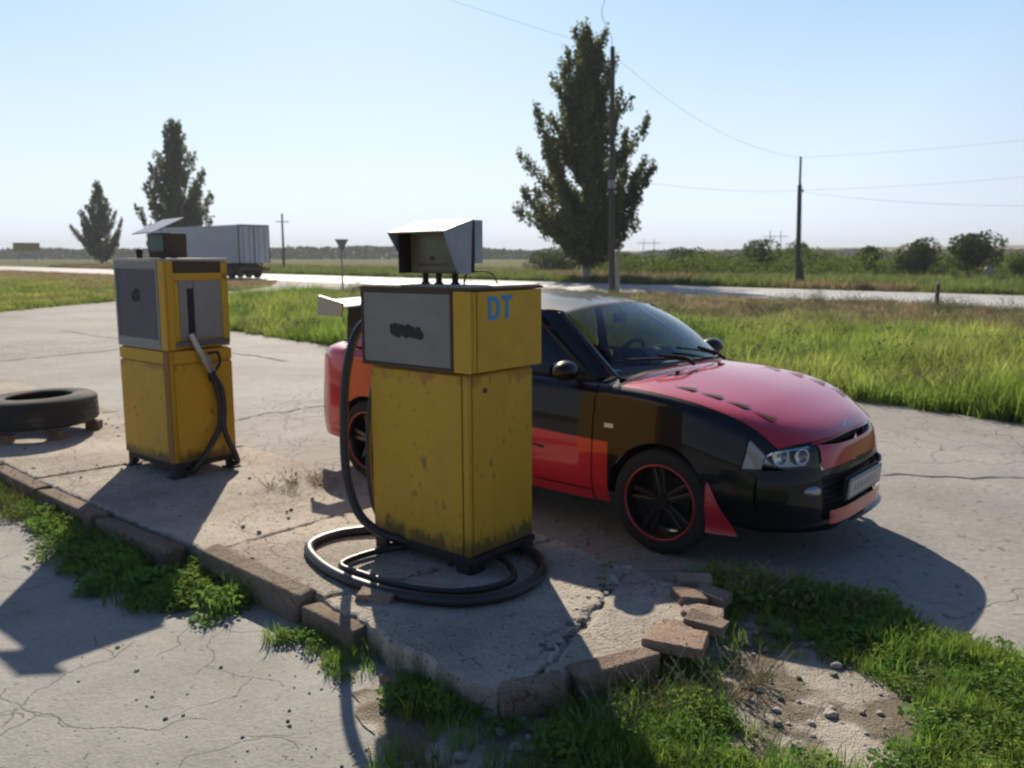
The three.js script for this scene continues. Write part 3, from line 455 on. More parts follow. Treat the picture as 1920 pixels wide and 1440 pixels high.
  // bumper wrap along the side in front of the wheel
  both('bumper_side', [band(AR + 0.004, SF, V(0.05), atY(s => 0.545), 18, 8, -0.006), band(0.61, SF, atY(0.545), V(HE), 8, 8)], M.carBlack);
  part('lower_grille', [fas(-0.60, 0.60, 0.25, 0.50, -0.05, 24, 6)], M.under, car);
  for (let k = 0; k < 5; k++) part('grille_bar', [fas(-0.58, 0.58, 0.33 + k * 0.034, 0.338 + k * 0.034, -0.035, 24, 1)], M.trim, car);
  part('lower_lip', [fas(-0.56, 0.56, 0.235, 0.315, 0.028, 26, 5)], M.carRed, car);
  // splitter plate under the bumper
  part('splitter', [patch((u, w) => { const q = lerp(-1.02, 1.02, u), y = 0.215 + 0.012 * w; return [fx(q, 0.25) + 0.05 * (1 - w) * 1.0, y - 0.0, q * 0.69]; }, 30, 2), patch((u, w) => { const q = lerp(-1.02, 1.02, u); return [lerp(0.2, fx(q, 0.25) + 0.05, w), 0.215, q * 0.69]; }, 30, 2), patch((u, w) => { const q = lerp(-1.02, 1.02, u); return [fx(q, 0.25) + 0.0, lerp(0.225, 0.262, w), q * 0.69]; }, 30, 2)], M.carBlack, car);
  both('canard', [patch((u, w) => { const x = lerp(0.345, 0.36 + 0.235 * w, u), y = lerp(0.47 - 0.02 * 0, 0.20, w); const s = clamp(x, AR, SF - 0.02); const h = hull(s, vAt(s, Math.max(y, sillY + 0.01))); return [h[0], y, h[2] + 0.016 + 0.05 * w]; }, 6, 8)], M.carRed, 'red triangular winglet ahead of the front wheel');
  // fog lamp and number plate
  for (const q of [0.70, -0.70]) { const x = fx(q, 0.43), y = 0.43, z = q * zF(y); const g = new THREE.SphereGeometry(1, 16, 10); g.scale(0.02, 0.032, 0.05); const m = part('fog_lamp', g, M.satin, car); m.position.set(x + 0.012, y, z); m.rotation.y = q > 0 ? -0.7 : 0.7; }
  {
    const cv = document.createElement('canvas'); cv.width = 256; cv.height = 56; const c = cv.getContext('2d'); c.fillStyle = '#b9b9b4'; c.fillRect(0, 0, 256, 56); c.strokeStyle = '#3b3b3b'; c.lineWidth = 3; c.strokeRect(4, 4, 248, 48); c.fillStyle = '#6d6d6d';
    const r = rng(99); for (let k = 0; k < 8; k++) { const x = 34 + k * 25; c.fillRect(x, 15, 5, 27); if (r() < 0.7) c.fillRect(x + 9, 15 + r() * 9, 5, 18); if (r() < 0.7) c.fillRect(x, 26 + r() * 10, 14, 4); }
    const t = new THREE.CanvasTexture(cv); t.colorSpace = THREE.SRGBColorSpace;
    const m = part('number_plate', box(0.52, 0.112, 0.012, 0, 0, 0, 0.003), std({ map: t, roughness: 0.5 }), car, 'pale number plate with smudged characters'); m.position.set(fx(0, 0.4) + 0.03, 0.405, 0.0); m.rotation.y = Math.PI / 2; m.rotation.order = 'YXZ'; m.rotation.x = 0.08;
    part('plate_holder', box(0.014, 0.128, 0.545, fx(0, 0.4) + 0.012, 0.405, 0, 0.004), M.trim, car);
  }
  for (let k = 0; k < 5; k++) part('badge_letter', [box(0.008, 0.026, 0.006, 0, 0, -0.006, 0.002), box(0.008, 0.006, 0.014, 0, 0.010 * ((k % 3) - 1), 0, 0.002), ...(k % 2 ? [box(0.008, 0.026, 0.006, 0, 0, 0.008, 0.002)] : [])].map(g => { g.rotateZ(0.9); const s = 0.725, z = 0.06 - k * 0.03; g.translate(s - 0.004, yC(s) - 0.001, z); return g; }), M.chrome, car);
  // headlights: bowl, reflectors, clear cover
  for (const sgn of [1, -1]) {
    const hi = A => topY(A) - 0.006, lo = A => 0.55 + 0.03 * clamp((A - 0.85) / 0.15);
    const fq = (q0, q1, off, nu = 18, nv = 8) => fas(sgn * q0, sgn * q1, lo, hi, off, nu, nv);
    const hl = part('headlight', fq(0.60, 1.0, -0.05), std({ color: lin(0.30, 0.31, 0.33), roughness: 0.25, metalness: 0.8 }), car);
    const q1 = 0.80, yL = 0.605; for (const [q, r, yo] of [[0.71, 0.040, 0.002], [0.86, 0.046, 0.008]]) { const m = part('reflector', [new THREE.SphereGeometry(r, 20, 10, 0, 6.283, 0, 1.7).rotateZ(Math.PI / 2).scale(0.5, 1, 1), new THREE.TorusGeometry(r, 0.005, 8, 24).rotateY(Math.PI / 2)], M.chrome, hl); m.position.set(fx(q, yL) - 0.03, yL + yo, sgn * q * zF(yL)); m.rotation.y = -sgn * 0.6; const b = part('bulb', new THREE.SphereGeometry(0.016, 14, 10), M.satin, hl); b.position.set(fx(q, yL) - 0.012, yL + yo, sgn * q * zF(yL)); }
    part('brow', patch((u, w) => { const q = sgn * lerp(0.66, 0.98, u), A = Math.abs(q), y = hi(A) - 0.012 - 0.012 * w; return [fx(q, y) - 0.012, y, q * zF(y)]; }, 12, 1), M.chrome, hl);
    part('headlight_cover', fq(0.602, 0.998, 0.004), M.lamp, hl);
  }
  both('corner_lamp', [band(0.62, 0.755, atY(0.56), atY(s => yB(s) - 0.03), 8, 6, -0.003)], phy({ color: lin(0.20, 0.22, 0.25), roughness: 0.2, metalness: 0.5, clearcoat: 1 }));
  both('side_repeater', [patch((u, w) => { const s = lerp(-0.36, -0.30, u), y = lerp(0.685, 0.71, w); return hull(s, vAt(s, y), -0.006); }, 4, 3)], std({ color: lin(0.65, 0.62, 0.55), roughness: 0.3 }));
  // wheels
  for (const [ax, sgn] of [[0, 1], [0, -1], [RA, 1], [RA, -1]]) {
    const w = new THREE.Group(); w.name = 'wheel'; car.add(w); w.position.set(ax, HUB, sgn * 0.735); if (sgn < 0) w.rotation.y = Math.PI; if (ax === 0) w.rotation.y += 0.06;
    const R = 0.298, prf = [[0.205, -0.09], [0.222, -0.10], [0.262, -0.102], [0.285, -0.092], [R, -0.07], [R, 0.07], [0.285, 0.092], [0.262, 0.102], [0.222, 0.10], [0.212, 0.09]].map(p => new THREE.Vector2(...p));
    part('tyre', new THREE.LatheGeometry(prf, 64).rotateX(Math.PI / 2), M.tyre, w);
    part('rim_lip', [new THREE.TorusGeometry(0.212, 0.0075, 10, 72).translate(0, 0, 0.098)], M.rimRed, w, 'red rim ring');
    part('rim', [new THREE.LatheGeometry([[0.208, 0.095], [0.196, 0.07], [0.190, 0.0], [0.205, -0.09]].map(p => new THREE.Vector2(...p)), 56).rotateX(Math.PI / 2), cyl(0.19, 0.19, 0.01, 0, 0, -0.05, 40, Math.PI / 2)], M.rimBlack, w);
    for (let k = 0; k < 5; k++) { const a = k / 5 * 6.283 + 0.5; const g = [box(0.155, 0.03, 0.022, 0.115, 0.02, 0.052, 0.006, 0, 0, 0.1), box(0.155, 0.03, 0.022, 0.115, -0.02, 0.052, 0.006, 0, 0, -0.1)]; g.forEach(q => q.rotateZ(a)); part('spoke', g, M.rimBlack, w); }
    part('hub_cap', [cyl(0.045, 0.038, 0.03, 0, 0, 0.06, 24, Math.PI / 2)], M.rimBlack, w);
    part('brake_disc', [cyl(0.13, 0.13, 0.012, 0, 0, -0.03, 40, Math.PI / 2)], M.dark, w);
  }
  // wheel wells, floor and firewall
  for (const [ax, sgn] of [[0, 1], [0, -1], [RA, 1], [RA, -1]]) part('wheel_well', patch((u, w) => { const a = Math.PI * u; return [ax - (AR + 0.004) * Math.cos(a), Math.max(0.24, HUB + (AR + 0.004) * Math.sin(a)), sgn * lerp(0.50, 0.815, w)]; }, 30, 2), M.under, car);
  part('floor_pan', [box(SF - SR - 0.5, 0.05, 1.2, (SF + SR) / 2, 0.25, 0, 0.01), box(0.02, 0.6, 1.3, -0.34, 0.6, 0, 0), box(0.7, 0.3, 0.9, 0.0, 0.5, 0, 0.02), box(1.4, 0.1, 1.5, -1.25, 0.30, 0, 0.01), box(0.4, 0.55, 1.2, -3.05, 0.6, 0, 0.02)], M.under, car);
  { const k = band(RA + AR, -0.44, V(0.1), V(4.9), 24, 8, 0.05); part('door_inner', k, M.cloth, car); part('door_inner', mirrorZ(k), M.cloth, car); }
  // greenhouse
  const roofY = curve([[-2.45, 1.345], [-2.2, 1.385], [-1.7, 1.415], [-1.3, 1.405], [-0.84, 1.352]]);
  const roofW = curve([[-2.45, 0.52], [-2.0, 0.555], [-1.3, 0.565], [-0.84, 0.55]]);
  const roofPt = (s, q) => [s - 0.07 * q * q * (s > -1.3 ? sstep(-1.3, -0.84, s) : 0) + 0.05 * q * q * (s < -2.1 ? sstep(-2.1, -2.45, s) : 0), roofY(s) - 0.05 * Math.pow(Math.abs(q), 2.6), q * roofW(s)];
  part('roof', patch((u, w) => roofPt(lerp(-2.45, -0.84, u), lerp(-1, 1, w)), 24, 24), M.carBlack, car);
  const cowl = q => [-0.30 - 0.11 * q * q, 0.985 - 0.035 * q * q, q * 0.69];
  const ws = (q, t) => { const a = cowl(q), b = roofPt(-0.84, q), k = 0.035 * Math.sin(Math.PI * t); return [lerp(a[0], b[0], t) + k * 0.6, lerp(a[1], b[1], t) + k, lerp(a[2], b[2], t)]; };
  part('windscreen', patch((u, w) => ws(lerp(-0.93, 0.93, u), lerp(0.02, 0.97, w)), 24, 14), M.glass, car);
  part('windscreen_frame', [patch((u, w) => ws(lerp(-0.93, 0.93, u), lerp(0.965, 1.0, w)), 20, 2)], M.trim, car);
  const beltPt = s => { const h = hull(s, 4.9); return [h[0], h[1] + 0.006, h[2] - 0.005]; };
  const edge = s => roofPt(clamp(s, -2.45, -0.84), 1);
  // A pillars, roof rails, B and C pillars
  const pil = (p0, p1, q0, q1, n = 8) => patch((u, w) => { const a = [0, 1, 2].map(i => lerp(p0[i], q0[i], w)), b = [0, 1, 2].map(i => lerp(p1[i], q1[i], w)); const k = 0.02 * Math.sin(Math.PI * w); return [lerp(a[0], b[0], u), lerp(a[1], b[1], u) + 0.012 * Math.sin(Math.PI * u) + k * 0.3, lerp(a[2], b[2], u) + 0.012 * Math.sin(Math.PI * u) + k * 0.6]; }, 5, n);
  const A0 = ws(0.93, 0), A1 = beltPt(-0.50), A2 = ws(0.93, 1), A3 = [edge(-1.03)[0], edge(-1.03)[1] - 0.012, edge(-1.03)[2] + 0.006];
  both('windscreen_pillar', [pil(A0, A1, A2, A3, 12), pil(A0, ws(1.0, 0), A2, ws(1, 1), 8), patch((u, w) => { const s = lerp(-0.46, -0.30, u); const a = hull(s, HE), b = cowl(0.95); return [lerp(a[0], Math.min(b[0], a[0] + 0.02), w), lerp(a[1], b[1], w), lerp(a[2], b[2], w)]; }, 4, 3)], M.carBlack);
  both('roof_rail', [patch((u, w) => { const s = lerp(-2.45, -0.87, u), e = roofPt(s, 1); return [e[0], e[1] - 0.035 * w, e[2] + 0.022 * Math.sin(w * 1.57)]; }, 22, 4)], M.carBlack);
  const rail = s => { const e = edge(s); return [e[0], e[1] - 0.035, e[2] + 0.022]; };
  const side = (b0, b1, t0, t1, off = 0) => pil([...beltPt(b0)].map((v, i) => i === 2 ? v - off : v), [...beltPt(b1)].map((v, i) => i === 2 ? v - off : v), [...rail(t0)].map((v, i) => i === 2 ? v - off : v), [...rail(t1)].map((v, i) => i === 2 ? v - off : v), 8);
  both('front_door_glass', [side(-1.40, -0.53, -1.40, -1.05, 0.004)], M.tint);
  both('rear_door_glass', [side(-2.20, -1.50, -2.12, -1.47, 0.004)], M.tint);
  both('door_pillar', [side(-1.50, -1.40, -1.47, -1.40)], M.carBlack);
  both('rear_pillar', [side(-2.85, -2.20, -2.42, -2.12)], M.carRed);
  both('door_frame', [side(-0.56, -0.50, -1.08, -1.04, -0.004)], M.trim);
  both('beltline_trim', [patch((u, w) => { const s = lerp(-2.2, -0.5, u), b = beltPt(s); return [b[0], b[1] - 0.01 + 0.022 * w, b[2] + 0.008]; }, 24, 1)], M.trim);
  part('rear_window', patch((u, w) => { const q = lerp(-1, 1, u), a = roofPt(-2.45, q), b = [-2.95 + 0.06 * q * q, 1.02 - 0.03 * q * q, q * 0.66]; return [lerp(a[0], b[0], w), lerp(a[1], b[1], w) + 0.03 * Math.sin(Math.PI * w), lerp(a[2], b[2], w)]; }, 16, 10), M.glass, car);
  // cowl and wipers
  part('cowl', [patch((u, w) => { const q = lerp(-0.98, 0.98, u), a = cowl(q), h = hull(-0.33, 7 - 2.3 * Math.abs(q)); return [lerp(a[0] - 0.02, -0.325, w), lerp(a[1] - 0.01, yC(-0.33) - 0.028 * q * q - 0.004, w), q * lerp(0.69, 0.66, w)]; }, 20, 4)], M.trim, car);
  for (const [qa, ta, qb, tb] of [[0.10, 0.01, 0.80, 0.13], [-0.62, 0.01, 0.06, 0.16]]) { const n = 10, pts = []; for (let k = 0; k <= n; k++) { const t = k / n, p = ws(lerp(qa, qb, t), lerp(ta, tb, Math.pow(t, 0.8))); pts.push([p[0] + 0.02, p[1] + 0.018, p[2]]); } const b0 = pts[0], b1 = pts[5]; part('wiper', [tube(pts, 0.007, 24, 6), tube([[b0[0] + 0.07, b0[1] - 0.02, b0[2]], [b0[0] + 0.05, b0[1] + 0.02, lerp(b0[2], b1[2], 0.3)], [b1[0] + 0.005, b1[1] + 0.02, b1[2]]], 0.011, 20, 6)], M.under, car); }
  for (const z of [0.3, -0.25]) part('washer_jet', [box(0.03, 0.012, 0.018, -0.2, hull(-0.2, 6.4)[1] + 0.006, z, 0.004)], M.trim, car);
  // mirrors
  for (const sgn of [1, -1]) { const g = new THREE.SphereGeometry(1, 24, 16); g.scale(0.075, 0.062, 0.105); const m = part('mirror', g, M.carBlack, car); m.position.set(-0.60, 0.995, sgn * 0.90); m.rotation.y = sgn * 0.15; const a = part('mirror_arm', box(0.05, 0.035, 0.12, 0, -0.02, -sgn * 0.09, 0.01), M.trim, m); const k = part('mirror_glass', new THREE.CircleGeometry(1, 24).scale(0.085, 0.05, 1).rotateY(-Math.PI / 2).translate(-0.062, 0, 0), M.chrome, m); }
  both('door_handle', [patch((u, w) => { const s = lerp(-1.36, -1.22, u), y = lerp(0.80, 0.83, w); return hull(s, vAt(s, y), -0.016 * Math.sin(Math.PI * u)); }, 8, 3)], M.trim);
  // interior
  part('dashboard', [patch((u, w) => { const q = lerp(-1, 1, u), t = w; return [lerp(-0.36, -0.86, Math.min(1, t * 1.3)) - 0.05 * (1 - q * q) * 0, t < 0.77 ? 0.95 - 0.03 * t : lerp(0.925, 0.68, (t - 0.77) / 0.23), q * 0.66]; }, 12, 13)], M.dash, car);
  part('instrument_hood', [cyl(0.12, 0.12, 0.36, -0.78, 0.91, -0.34, 20, Math.PI / 2)], M.dash, car);
  { const m = part('steering_wheel', [new THREE.TorusGeometry(0.185, 0.016, 10, 40), box(0.3, 0.045, 0.03, 0, 0, 0, 0.01), box(0.05, 0.18, 0.03, 0, -0.09, 0.0, 0.01), cyl(0.05, 0.05, 0.04, 0, 0, 0, 20, Math.PI / 2)], M.trim, car); m.position.set(-0.98, 0.90, -0.34); m.rotation.order = 'YXZ'; m.rotation.y = -Math.PI / 2; m.rotation.x = -0.45; }
  for (const z of [0.36, -0.36]) { const st = part('seat', [box(0.5, 0.16, 0.48, -1.35, 0.48, z, 0.05), box(0.14, 0.62, 0.46, -1.66, 0.80, z, 0.06, 0, 0, 0.2)], M.cloth, car); part('headrest', [box(0.09, 0.18, 0.26, -1.76, 1.20, z, 0.04, 0, 0, 0.15), bar([-1.74, 1.05, z - 0.06], [-1.75, 1.14, z - 0.06], 0.007), bar([-1.74, 1.05, z + 0.06], [-1.75, 1.14, z + 0.06], 0.007)], M.cloth, st); }
  part('rear_bench', [box(0.5, 0.16, 1.2, -2.2, 0.48, 0, 0.05), box(0.14, 0.55, 1.2, -2.5, 0.78, 0, 0.06, 0, 0, 0.25), box(0.5, 0.02, 1.2, -2.78, 1.0, 0, 0.004)], M.cloth, car);
  part('inside_mirror', [box(0.03, 0.06, 0.22, -0.82, 1.25, 0, 0.012, 0.25), bar([-0.80, 1.28, 0], [-0.84, 1.33, 0], 0.008)], M.trim, car);
  part('headliner', patch((u, w) => { const p = roofPt(lerp(-2.40, -0.90, u), lerp(-0.96, 0.96, w)); return [p[0], p[1] - 0.03, p[2]]; }, 12, 12), std({ color: lin(0.18, 0.18, 0.18), roughness: 1 }), car);
  part('dash_paper', box(0.16, 0.002, 0.13, -0.60, 0.956, 0.48, 0.0006, 0.2), std({ color: lin(0.28, 0.45, 0.55), roughness: 0.9 }), car, 'pale blue paper lying on the dashboard');
  // rear wing
  { const pr = (w) => { const a = 2 * Math.PI * w; return [0.15 * Math.cos(a), 0.018 * Math.sin(a) + 0.02 * Math.cos(a) * -1]; };
    const wing = part('rear_wing', [patch((u, w) => { const [dx, dy] = pr(w); const z = lerp(-0.66, 0.66, u); return [-3.10 + dx, 1.30 + dy - 0.02 * (z / 0.66) ** 2, z]; }, 16, 18)], paint([0.35, 0.36, 0.38]), car, 'tall grey rear wing');
    for (const z of [-0.66, 0.66]) part('end_plate', prism([[-3.27, 1.19], [-3.24, 1.35], [-2.93, 1.30], [-2.96, 1.19]].map(([a, b]) => [a, -b]), 0, 0.012, 0.003).rotateX(Math.PI / 2).translate(0, 0, z), M.satin, wing);
    for (const z of [-0.45, 0.45]) part('wing_post', box(0.16, 0.32, 0.025, -3.07, 1.14, z, 0.008, 0, 0, -0.12), M.carBlack, wing); }
}

// ------------------------------------------------------------------ lorry tyre lying on the island
{
  const t = thing('discarded_tyre', 'old lorry tyre lying flat on stones at the left edge', 'tyre', [-4.1, 0.13, -7.3]);
  const R = 0.46, Wt = 0.122, prf = [[0.255, -Wt * 0.8], [0.27, -Wt], [0.33, -Wt * 1.08], [0.41, -Wt * 1.02], [R - 0.012, -Wt * 0.85], [R, -Wt * 0.7], [R, Wt * 0.7], [R - 0.012, Wt * 0.85], [0.41, Wt * 1.02], [0.33, Wt * 1.08], [0.27, Wt], [0.255, Wt * 0.8], [0.33, Wt * 0.7], [0.42, Wt * 0.5], [0.43, 0], [0.42, -Wt * 0.5], [0.33, -Wt * 0.7], [0.255, -Wt * 0.8]].map(p => new THREE.Vector2(...p));
  M.oldRubber = std({ map: dataTex(256, 256, (u, v, i, j) => { const a = fbm(u, v, 8, 5, 1401), f = hash2(i, j, 2), k = 0.8 + 0.5 * (a - 0.5) + 0.2 * (f - 0.5), d = sstep(0.5, 0.7, a); return [lerp(0.030, 0.085, d) * k, lerp(0.029, 0.078, d) * k, lerp(0.029, 0.068, d) * k]; }), roughness: 0.9 });
  const c = part('carcass', new THREE.LatheGeometry(prf, 72), M.oldRubber, t); c.position.y = 0.215; c.rotation.z = 0.03;
  for (const y of [-0.05, 0, 0.05]) part('tread_groove', new THREE.TorusGeometry(R - 0.001, 0.005, 6, 72).rotateX(Math.PI / 2).translate(0, y, 0), M.dark, c);
  [[-3.85, -7.05], [-4.2, -6.9], [-3.75, -7.5], [-4.5, -7.2], [-4.2, -7.7]].forEach(([x, z], i) => { single('support_stone', rock(0.13, 0.085, 0.11, 700 + i), M.kerb, ['small stone under the near right side of the tyre', 'small stone under the near left side of the tyre', 'small stone under the far right side of the tyre', 'small stone under the left end of the tyre', 'small stone under the back of the tyre'][i], 'stone', [x, 0.165, z], 'stones under the tyre'); });
}

// ------------------------------------------------------------------ leaves and grass
const leafMat = (c, tr = 0.35) => phy({ color: lin(...c), roughness: 1, specularIntensity: 0.15, transmission: tr, thickness: 0, side: THREE.DoubleSide });
function crownMesh(name, pts, size, seed, mat, parent) {         // leaf-sized faces round the given points
  const r = rng(seed), P = new Float32Array(pts.length * 12), C = new Float32Array(pts.length * 12), idx = new Uint32Array(pts.length * 6);
  const a = new THREE.Vector3(), b = new THREE.Vector3();
  pts.forEach(([x, y, z, sc = 1], k) => {
    a.set(r() - 0.5, r() - 0.5, r() - 0.5).normalize(); b.set(r() - 0.5, r() - 0.5, r() - 0.5).cross(a).normalize();
    const s = size * sc * (0.65 + 0.7 * r()), w = s * 0.62, t = 0.72 + 0.56 * r(), y2 = r();
    const q = [[a.x * s, a.y * s, a.z * s], [b.x * w, b.y * w, b.z * w], [-a.x * s, -a.y * s, -a.z * s], [-b.x * w, -b.y * w, -b.z * w]];
    q.forEach((v, i) => { const o = k * 12 + i * 3; P[o] = x + v[0]; P[o + 1] = y + v[1]; P[o + 2] = z + v[2]; C[o] = t * (0.9 + 0.35 * y2); C[o + 1] = t; C[o + 2] = t * (1.05 - 0.3 * y2); });
    idx.set([0, 1, 2, 0, 2, 3].map(v => v + k * 4), k * 6);
  });
  const g = new THREE.BufferGeometry(); g.setAttribute('position', new THREE.BufferAttribute(P, 3)); g.setAttribute('color', new THREE.BufferAttribute(C, 3)); g.setIndex(new THREE.BufferAttribute(idx, 1)); g.computeVertexNormals();
  const m = shadows(new THREE.Mesh(g, mat)); m.name = name; parent.add(m); return m;
}
M.poplar = leafMat([0.12, 0.15, 0.055], 0.45); M.poplar.vertexColors = true;
M.bush = leafMat([0.065, 0.10, 0.028], 0.3); M.bush.vertexColors = true;
M.bushLight = leafMat([0.11, 0.16, 0.035], 0.35); M.bushLight.vertexColors = true;
M.bark = std({ map: dataTex(128, 256, (u, v, i, j) => { const a = fbm(u, v, 12, 4, 1501), k = 0.6 + 0.8 * a; return [0.11 * k, 0.095 * k, 0.075 * k]; }), roughness: 1 });
// a poplar: limbs climb steeply from the trunk to the crown's outline, leaves cluster round them
function poplar(label, pos, H, prof, leaves, size, seed, mat, extra = [], group = 'poplars along the highway') {
  const t = thing('poplar_tree', label, 'tree', pos, 0, group), r = rng(seed), wood = [], pts = [];
  const trunk = []; for (let k = 0; k <= 8; k++) trunk.push([(r() - 0.5) * 0.02 * H * (k / 8), H * 0.93 * k / 8, (r() - 0.5) * 0.02 * H * (k / 8)]);
  const at = y => { const f = clamp(y / (H * 0.93)) * 8, i = Math.min(7, Math.floor(f)); return [0, 1, 2].map(m => lerp(trunk[i][m], trunk[i + 1][m], f - i)); };
  for (let k = 0; k < 8; k++) wood.push(bar(trunk[k], trunk[k + 1], H * 0.017 * (1 - k / 8.6), 8, H * 0.017 * (1 - (k + 1) / 8.6)));
  const limbs = [...extra.map(e => [...e]), ...Array.from({ length: 85 }, (_, k) => { const y = Math.pow((k + r()) / 85, 0.85), a = r() * 6.283, q = 0.45 + 0.58 * Math.sqrt(r()); return [y, a, q]; })];
  const R = y => { for (let i = 0; i < prof.length - 1; i++) if (y <= prof[i + 1][0]) return lerp(prof[i][1], prof[i + 1][1], (y - prof[i][0]) / (prof[i + 1][0] - prof[i][0])); return 0; };
  const y0 = prof[0][0];
  let total = 0; const L = limbs.map(([yy, a, q, up]) => { const tip = lerp(y0 + 0.02, 0.985, yy), rad = R(tip) * H * q, rise = up ?? (rad * (1.25 + 0.8 * r()) + 0.03 * H); const st = at(Math.max(H * 0.07, tip * H - rise)); const p = at(tip * H), end = [p[0] + Math.cos(a) * rad, tip * H, p[2] + Math.sin(a) * rad]; const len = Math.hypot(end[0] - st[0], end[1] - st[1], end[2] - st[2]); total += len; return [st, end, len, q]; });
  for (const [st, end, len, q] of L) {
    const mid = [lerp(st[0], end[0], 0.62), lerp(st[1], end[1], 0.45), lerp(st[2], end[2], 0.62)], th = Math.min(0.006 * H, 0.018 * len);
    wood.push(bar(st, mid, th, 5, th * 0.6), bar(mid, end, th * 0.6, 5, th * 0.15));
    const n = Math.round(leaves * len / total), tw = Math.max(2, Math.round(len / (0.045 * H)));
    for (let c = 0; c < n; c++) {
      const f = 0.12 + 0.9 * Math.pow(r(), 0.85), cl = Math.floor(f * tw * 2.2), ca = hash2(cl, Math.round(len * 100), seed) * 6.283, cq = 0.5 + hash2(cl, Math.round(len * 50), seed + 3);
      const b = f < 0.62 ? [0, 1, 2].map(m => lerp(st[m], mid[m], f / 0.62)) : [0, 1, 2].map(m => lerp(mid[m], end[m], (f - 0.62) / 0.38));
      const sp = 0.0155 * H * (1.2 - 0.5 * f), gx = (r() + r() + r() - 1.5), gy = (r() + r() + r() - 1.5), gz = (r() + r() + r() - 1.5);
      pts.push([b[0] + gx * sp * 1.3 + Math.cos(ca) * sp * cq * 1.1, b[1] + gy * sp * 2.6 + sp * 0.6, b[2] + gz * sp * 1.3 + Math.sin(ca) * sp * cq * 1.1]);
    }
  }
  part('trunk', wood, M.bark, t); crownMesh('crown', pts, size, seed + 1, mat, t); return t;
}
const bigProf = [[0.08, 0.05], [0.14, 0.165], [0.25, 0.22], [0.46, 0.235], [0.58, 0.205], [0.70, 0.16], [0.80, 0.125], [0.92, 0.09], [1.0, 0.02]];
const tallest = poplar('tallest dark green poplar, behind the roadside pole', [5.22, 0, -60], 17.2, bigProf, 58000, 0.125, 2001, M.poplar, [[0.58, 0.15, 1.25, 4.2], [0.64, 3.1, 1.3, 4.5], [0.38, 0.2, 1.15, 4], [0.44, 3.3, 1.12, 4.4], [0.28, 3.05, 1.18, 3], [0.2, 3.2, 1.3, 2.2]]);
part('whitewash', cyl(0.30, 0.27, 1.5, 0, 0.72, 0, 14), M.paleWash = std({ color: lin(0.42, 0.40, 0.37), roughness: 1 }), tallest, 'pale whitewashed foot of the trunk');
poplar('hazy poplar rising behind the lorry trailer', [-50.2, 0, -130], 21.8, [[0.05, 0.06], [0.12, 0.16], [0.3, 0.26], [0.42, 0.24], [0.55, 0.2], [0.68, 0.155], [0.8, 0.085], [0.93, 0.05], [1, 0.02]], 24000, 0.24, 2101, M.poplar, [[0.62, 0.1, 1.35, 6], [0.72, 0.2, 1.3, 5], [0.45, 0.0, 1.15, 6]]);
poplar('small spreading poplar, leftmost of the three poplars', [-71.3, 0, -150], 14.4, [[0.05, 0.05], [0.12, 0.12], [0.3, 0.25], [0.45, 0.28], [0.6, 0.22], [0.75, 0.13], [0.9, 0.06], [1, 0.02]], 12000, 0.21, 2201, M.poplar, [[0.42, 3.2, 1.35, 5], [0.5, 0.1, 1.2, 5], [0.6, 3.0, 1.1, 5]]);
// bushes along the far side of the highway
function bushPts(w, h, d, n, r, low = 0) { const pts = [], lobes = Array.from({ length: 9 }, () => { const a = r() * 6.283, q = Math.sqrt(r()) * 0.6; return [Math.cos(a) * q * w / 2, h * (0.25 + 0.55 * r()), Math.sin(a) * q * d / 2, 0.22 + 0.18 * r()]; }); for (let k = 0; k < n; k++) { const L = lobes[Math.floor(r() * 9)]; const u = r() * 2 - 1, a = r() * 6.283, q = Math.cbrt(0.35 + 0.65 * r()), s = Math.sqrt(1 - u * u); pts.push([L[0] + Math.cos(a) * s * q * L[3] * w, Math.max(0.05, L[1] + u * q * L[3] * h * 0.95), L[2] + Math.sin(a) * s * q * L[3] * d]); } return pts; }
function bush(label, x, z, w, h, n, seed, mat, trunkH = 0, group = 'bushes across the highway') {
  const t = thing(trunkH ? 'broadleaf_tree' : 'bush', label, trunkH ? 'tree' : 'bush', [x, 0, z], 0, group), r = rng(seed), wood = [];
  const k = trunkH ? 3 : 4; for (let i = 0; i < k; i++) { const a = i / k * 6.283 + r(), e = [Math.cos(a) * w * 0.22, h * 0.6, Math.sin(a) * w * 0.22]; wood.push(bar([Math.cos(a) * 0.06, -0.05, Math.sin(a) * 0.06], e, 0.035 * h * 0.6, 6, 0.01 * h)); }
  part('trunk', wood, M.bark, t); const p = bushPts(w, h - trunkH, w * 0.8, n, r).map(q => [q[0], q[1] + trunkH, q[2]]); crownMesh('crown', p, 0.11, seed + 1, mat, t); return t;
}
bush('round dark bush just left of the second pole', 22.1, -77, 2.9, 3.3, 3000, 2301, M.bush);
bush('largest round tree at the right edge with a forked trunk', 32.0, -60, 4.0, 3.25, 4200, 2302, M.bush, 0.5);
bush('tall dark bush next to the largest round tree', 30.6, -66, 3.4, 2.9, 3000, 2303, M.bush);
bush('pale green bush, narrow, left of the tall dark bush', 30.0, -72, 2.0, 2.6, 2000, 2304, M.bushLight);
bush('wide low bush at the foot of the tallest poplar', 4.0, -86, 5.0, 2.0, 2600, 2305, M.bush);
bush('two-humped bush midway between tallest poplar and round bush', 16.9, -84, 3.6, 2.7, 2600, 2306, M.bush);
bush('low bright green bush right behind the second pole', 27.6, -82, 4.6, 2.3, 2800, 2307, M.bushLight);
bush('small dark bush right of the second pole', 29.0, -88, 3.2, 3.0, 2200, 2308, M.bush);
bush('bright bush cut off by the right edge', 36.5, -61, 3.0, 1.9, 2000, 2309, M.bushLight);
bush('low dark shrub right beside the roadside pole', 10.1, -84, 3.6, 1.9, 2000, 2310, M.bush);
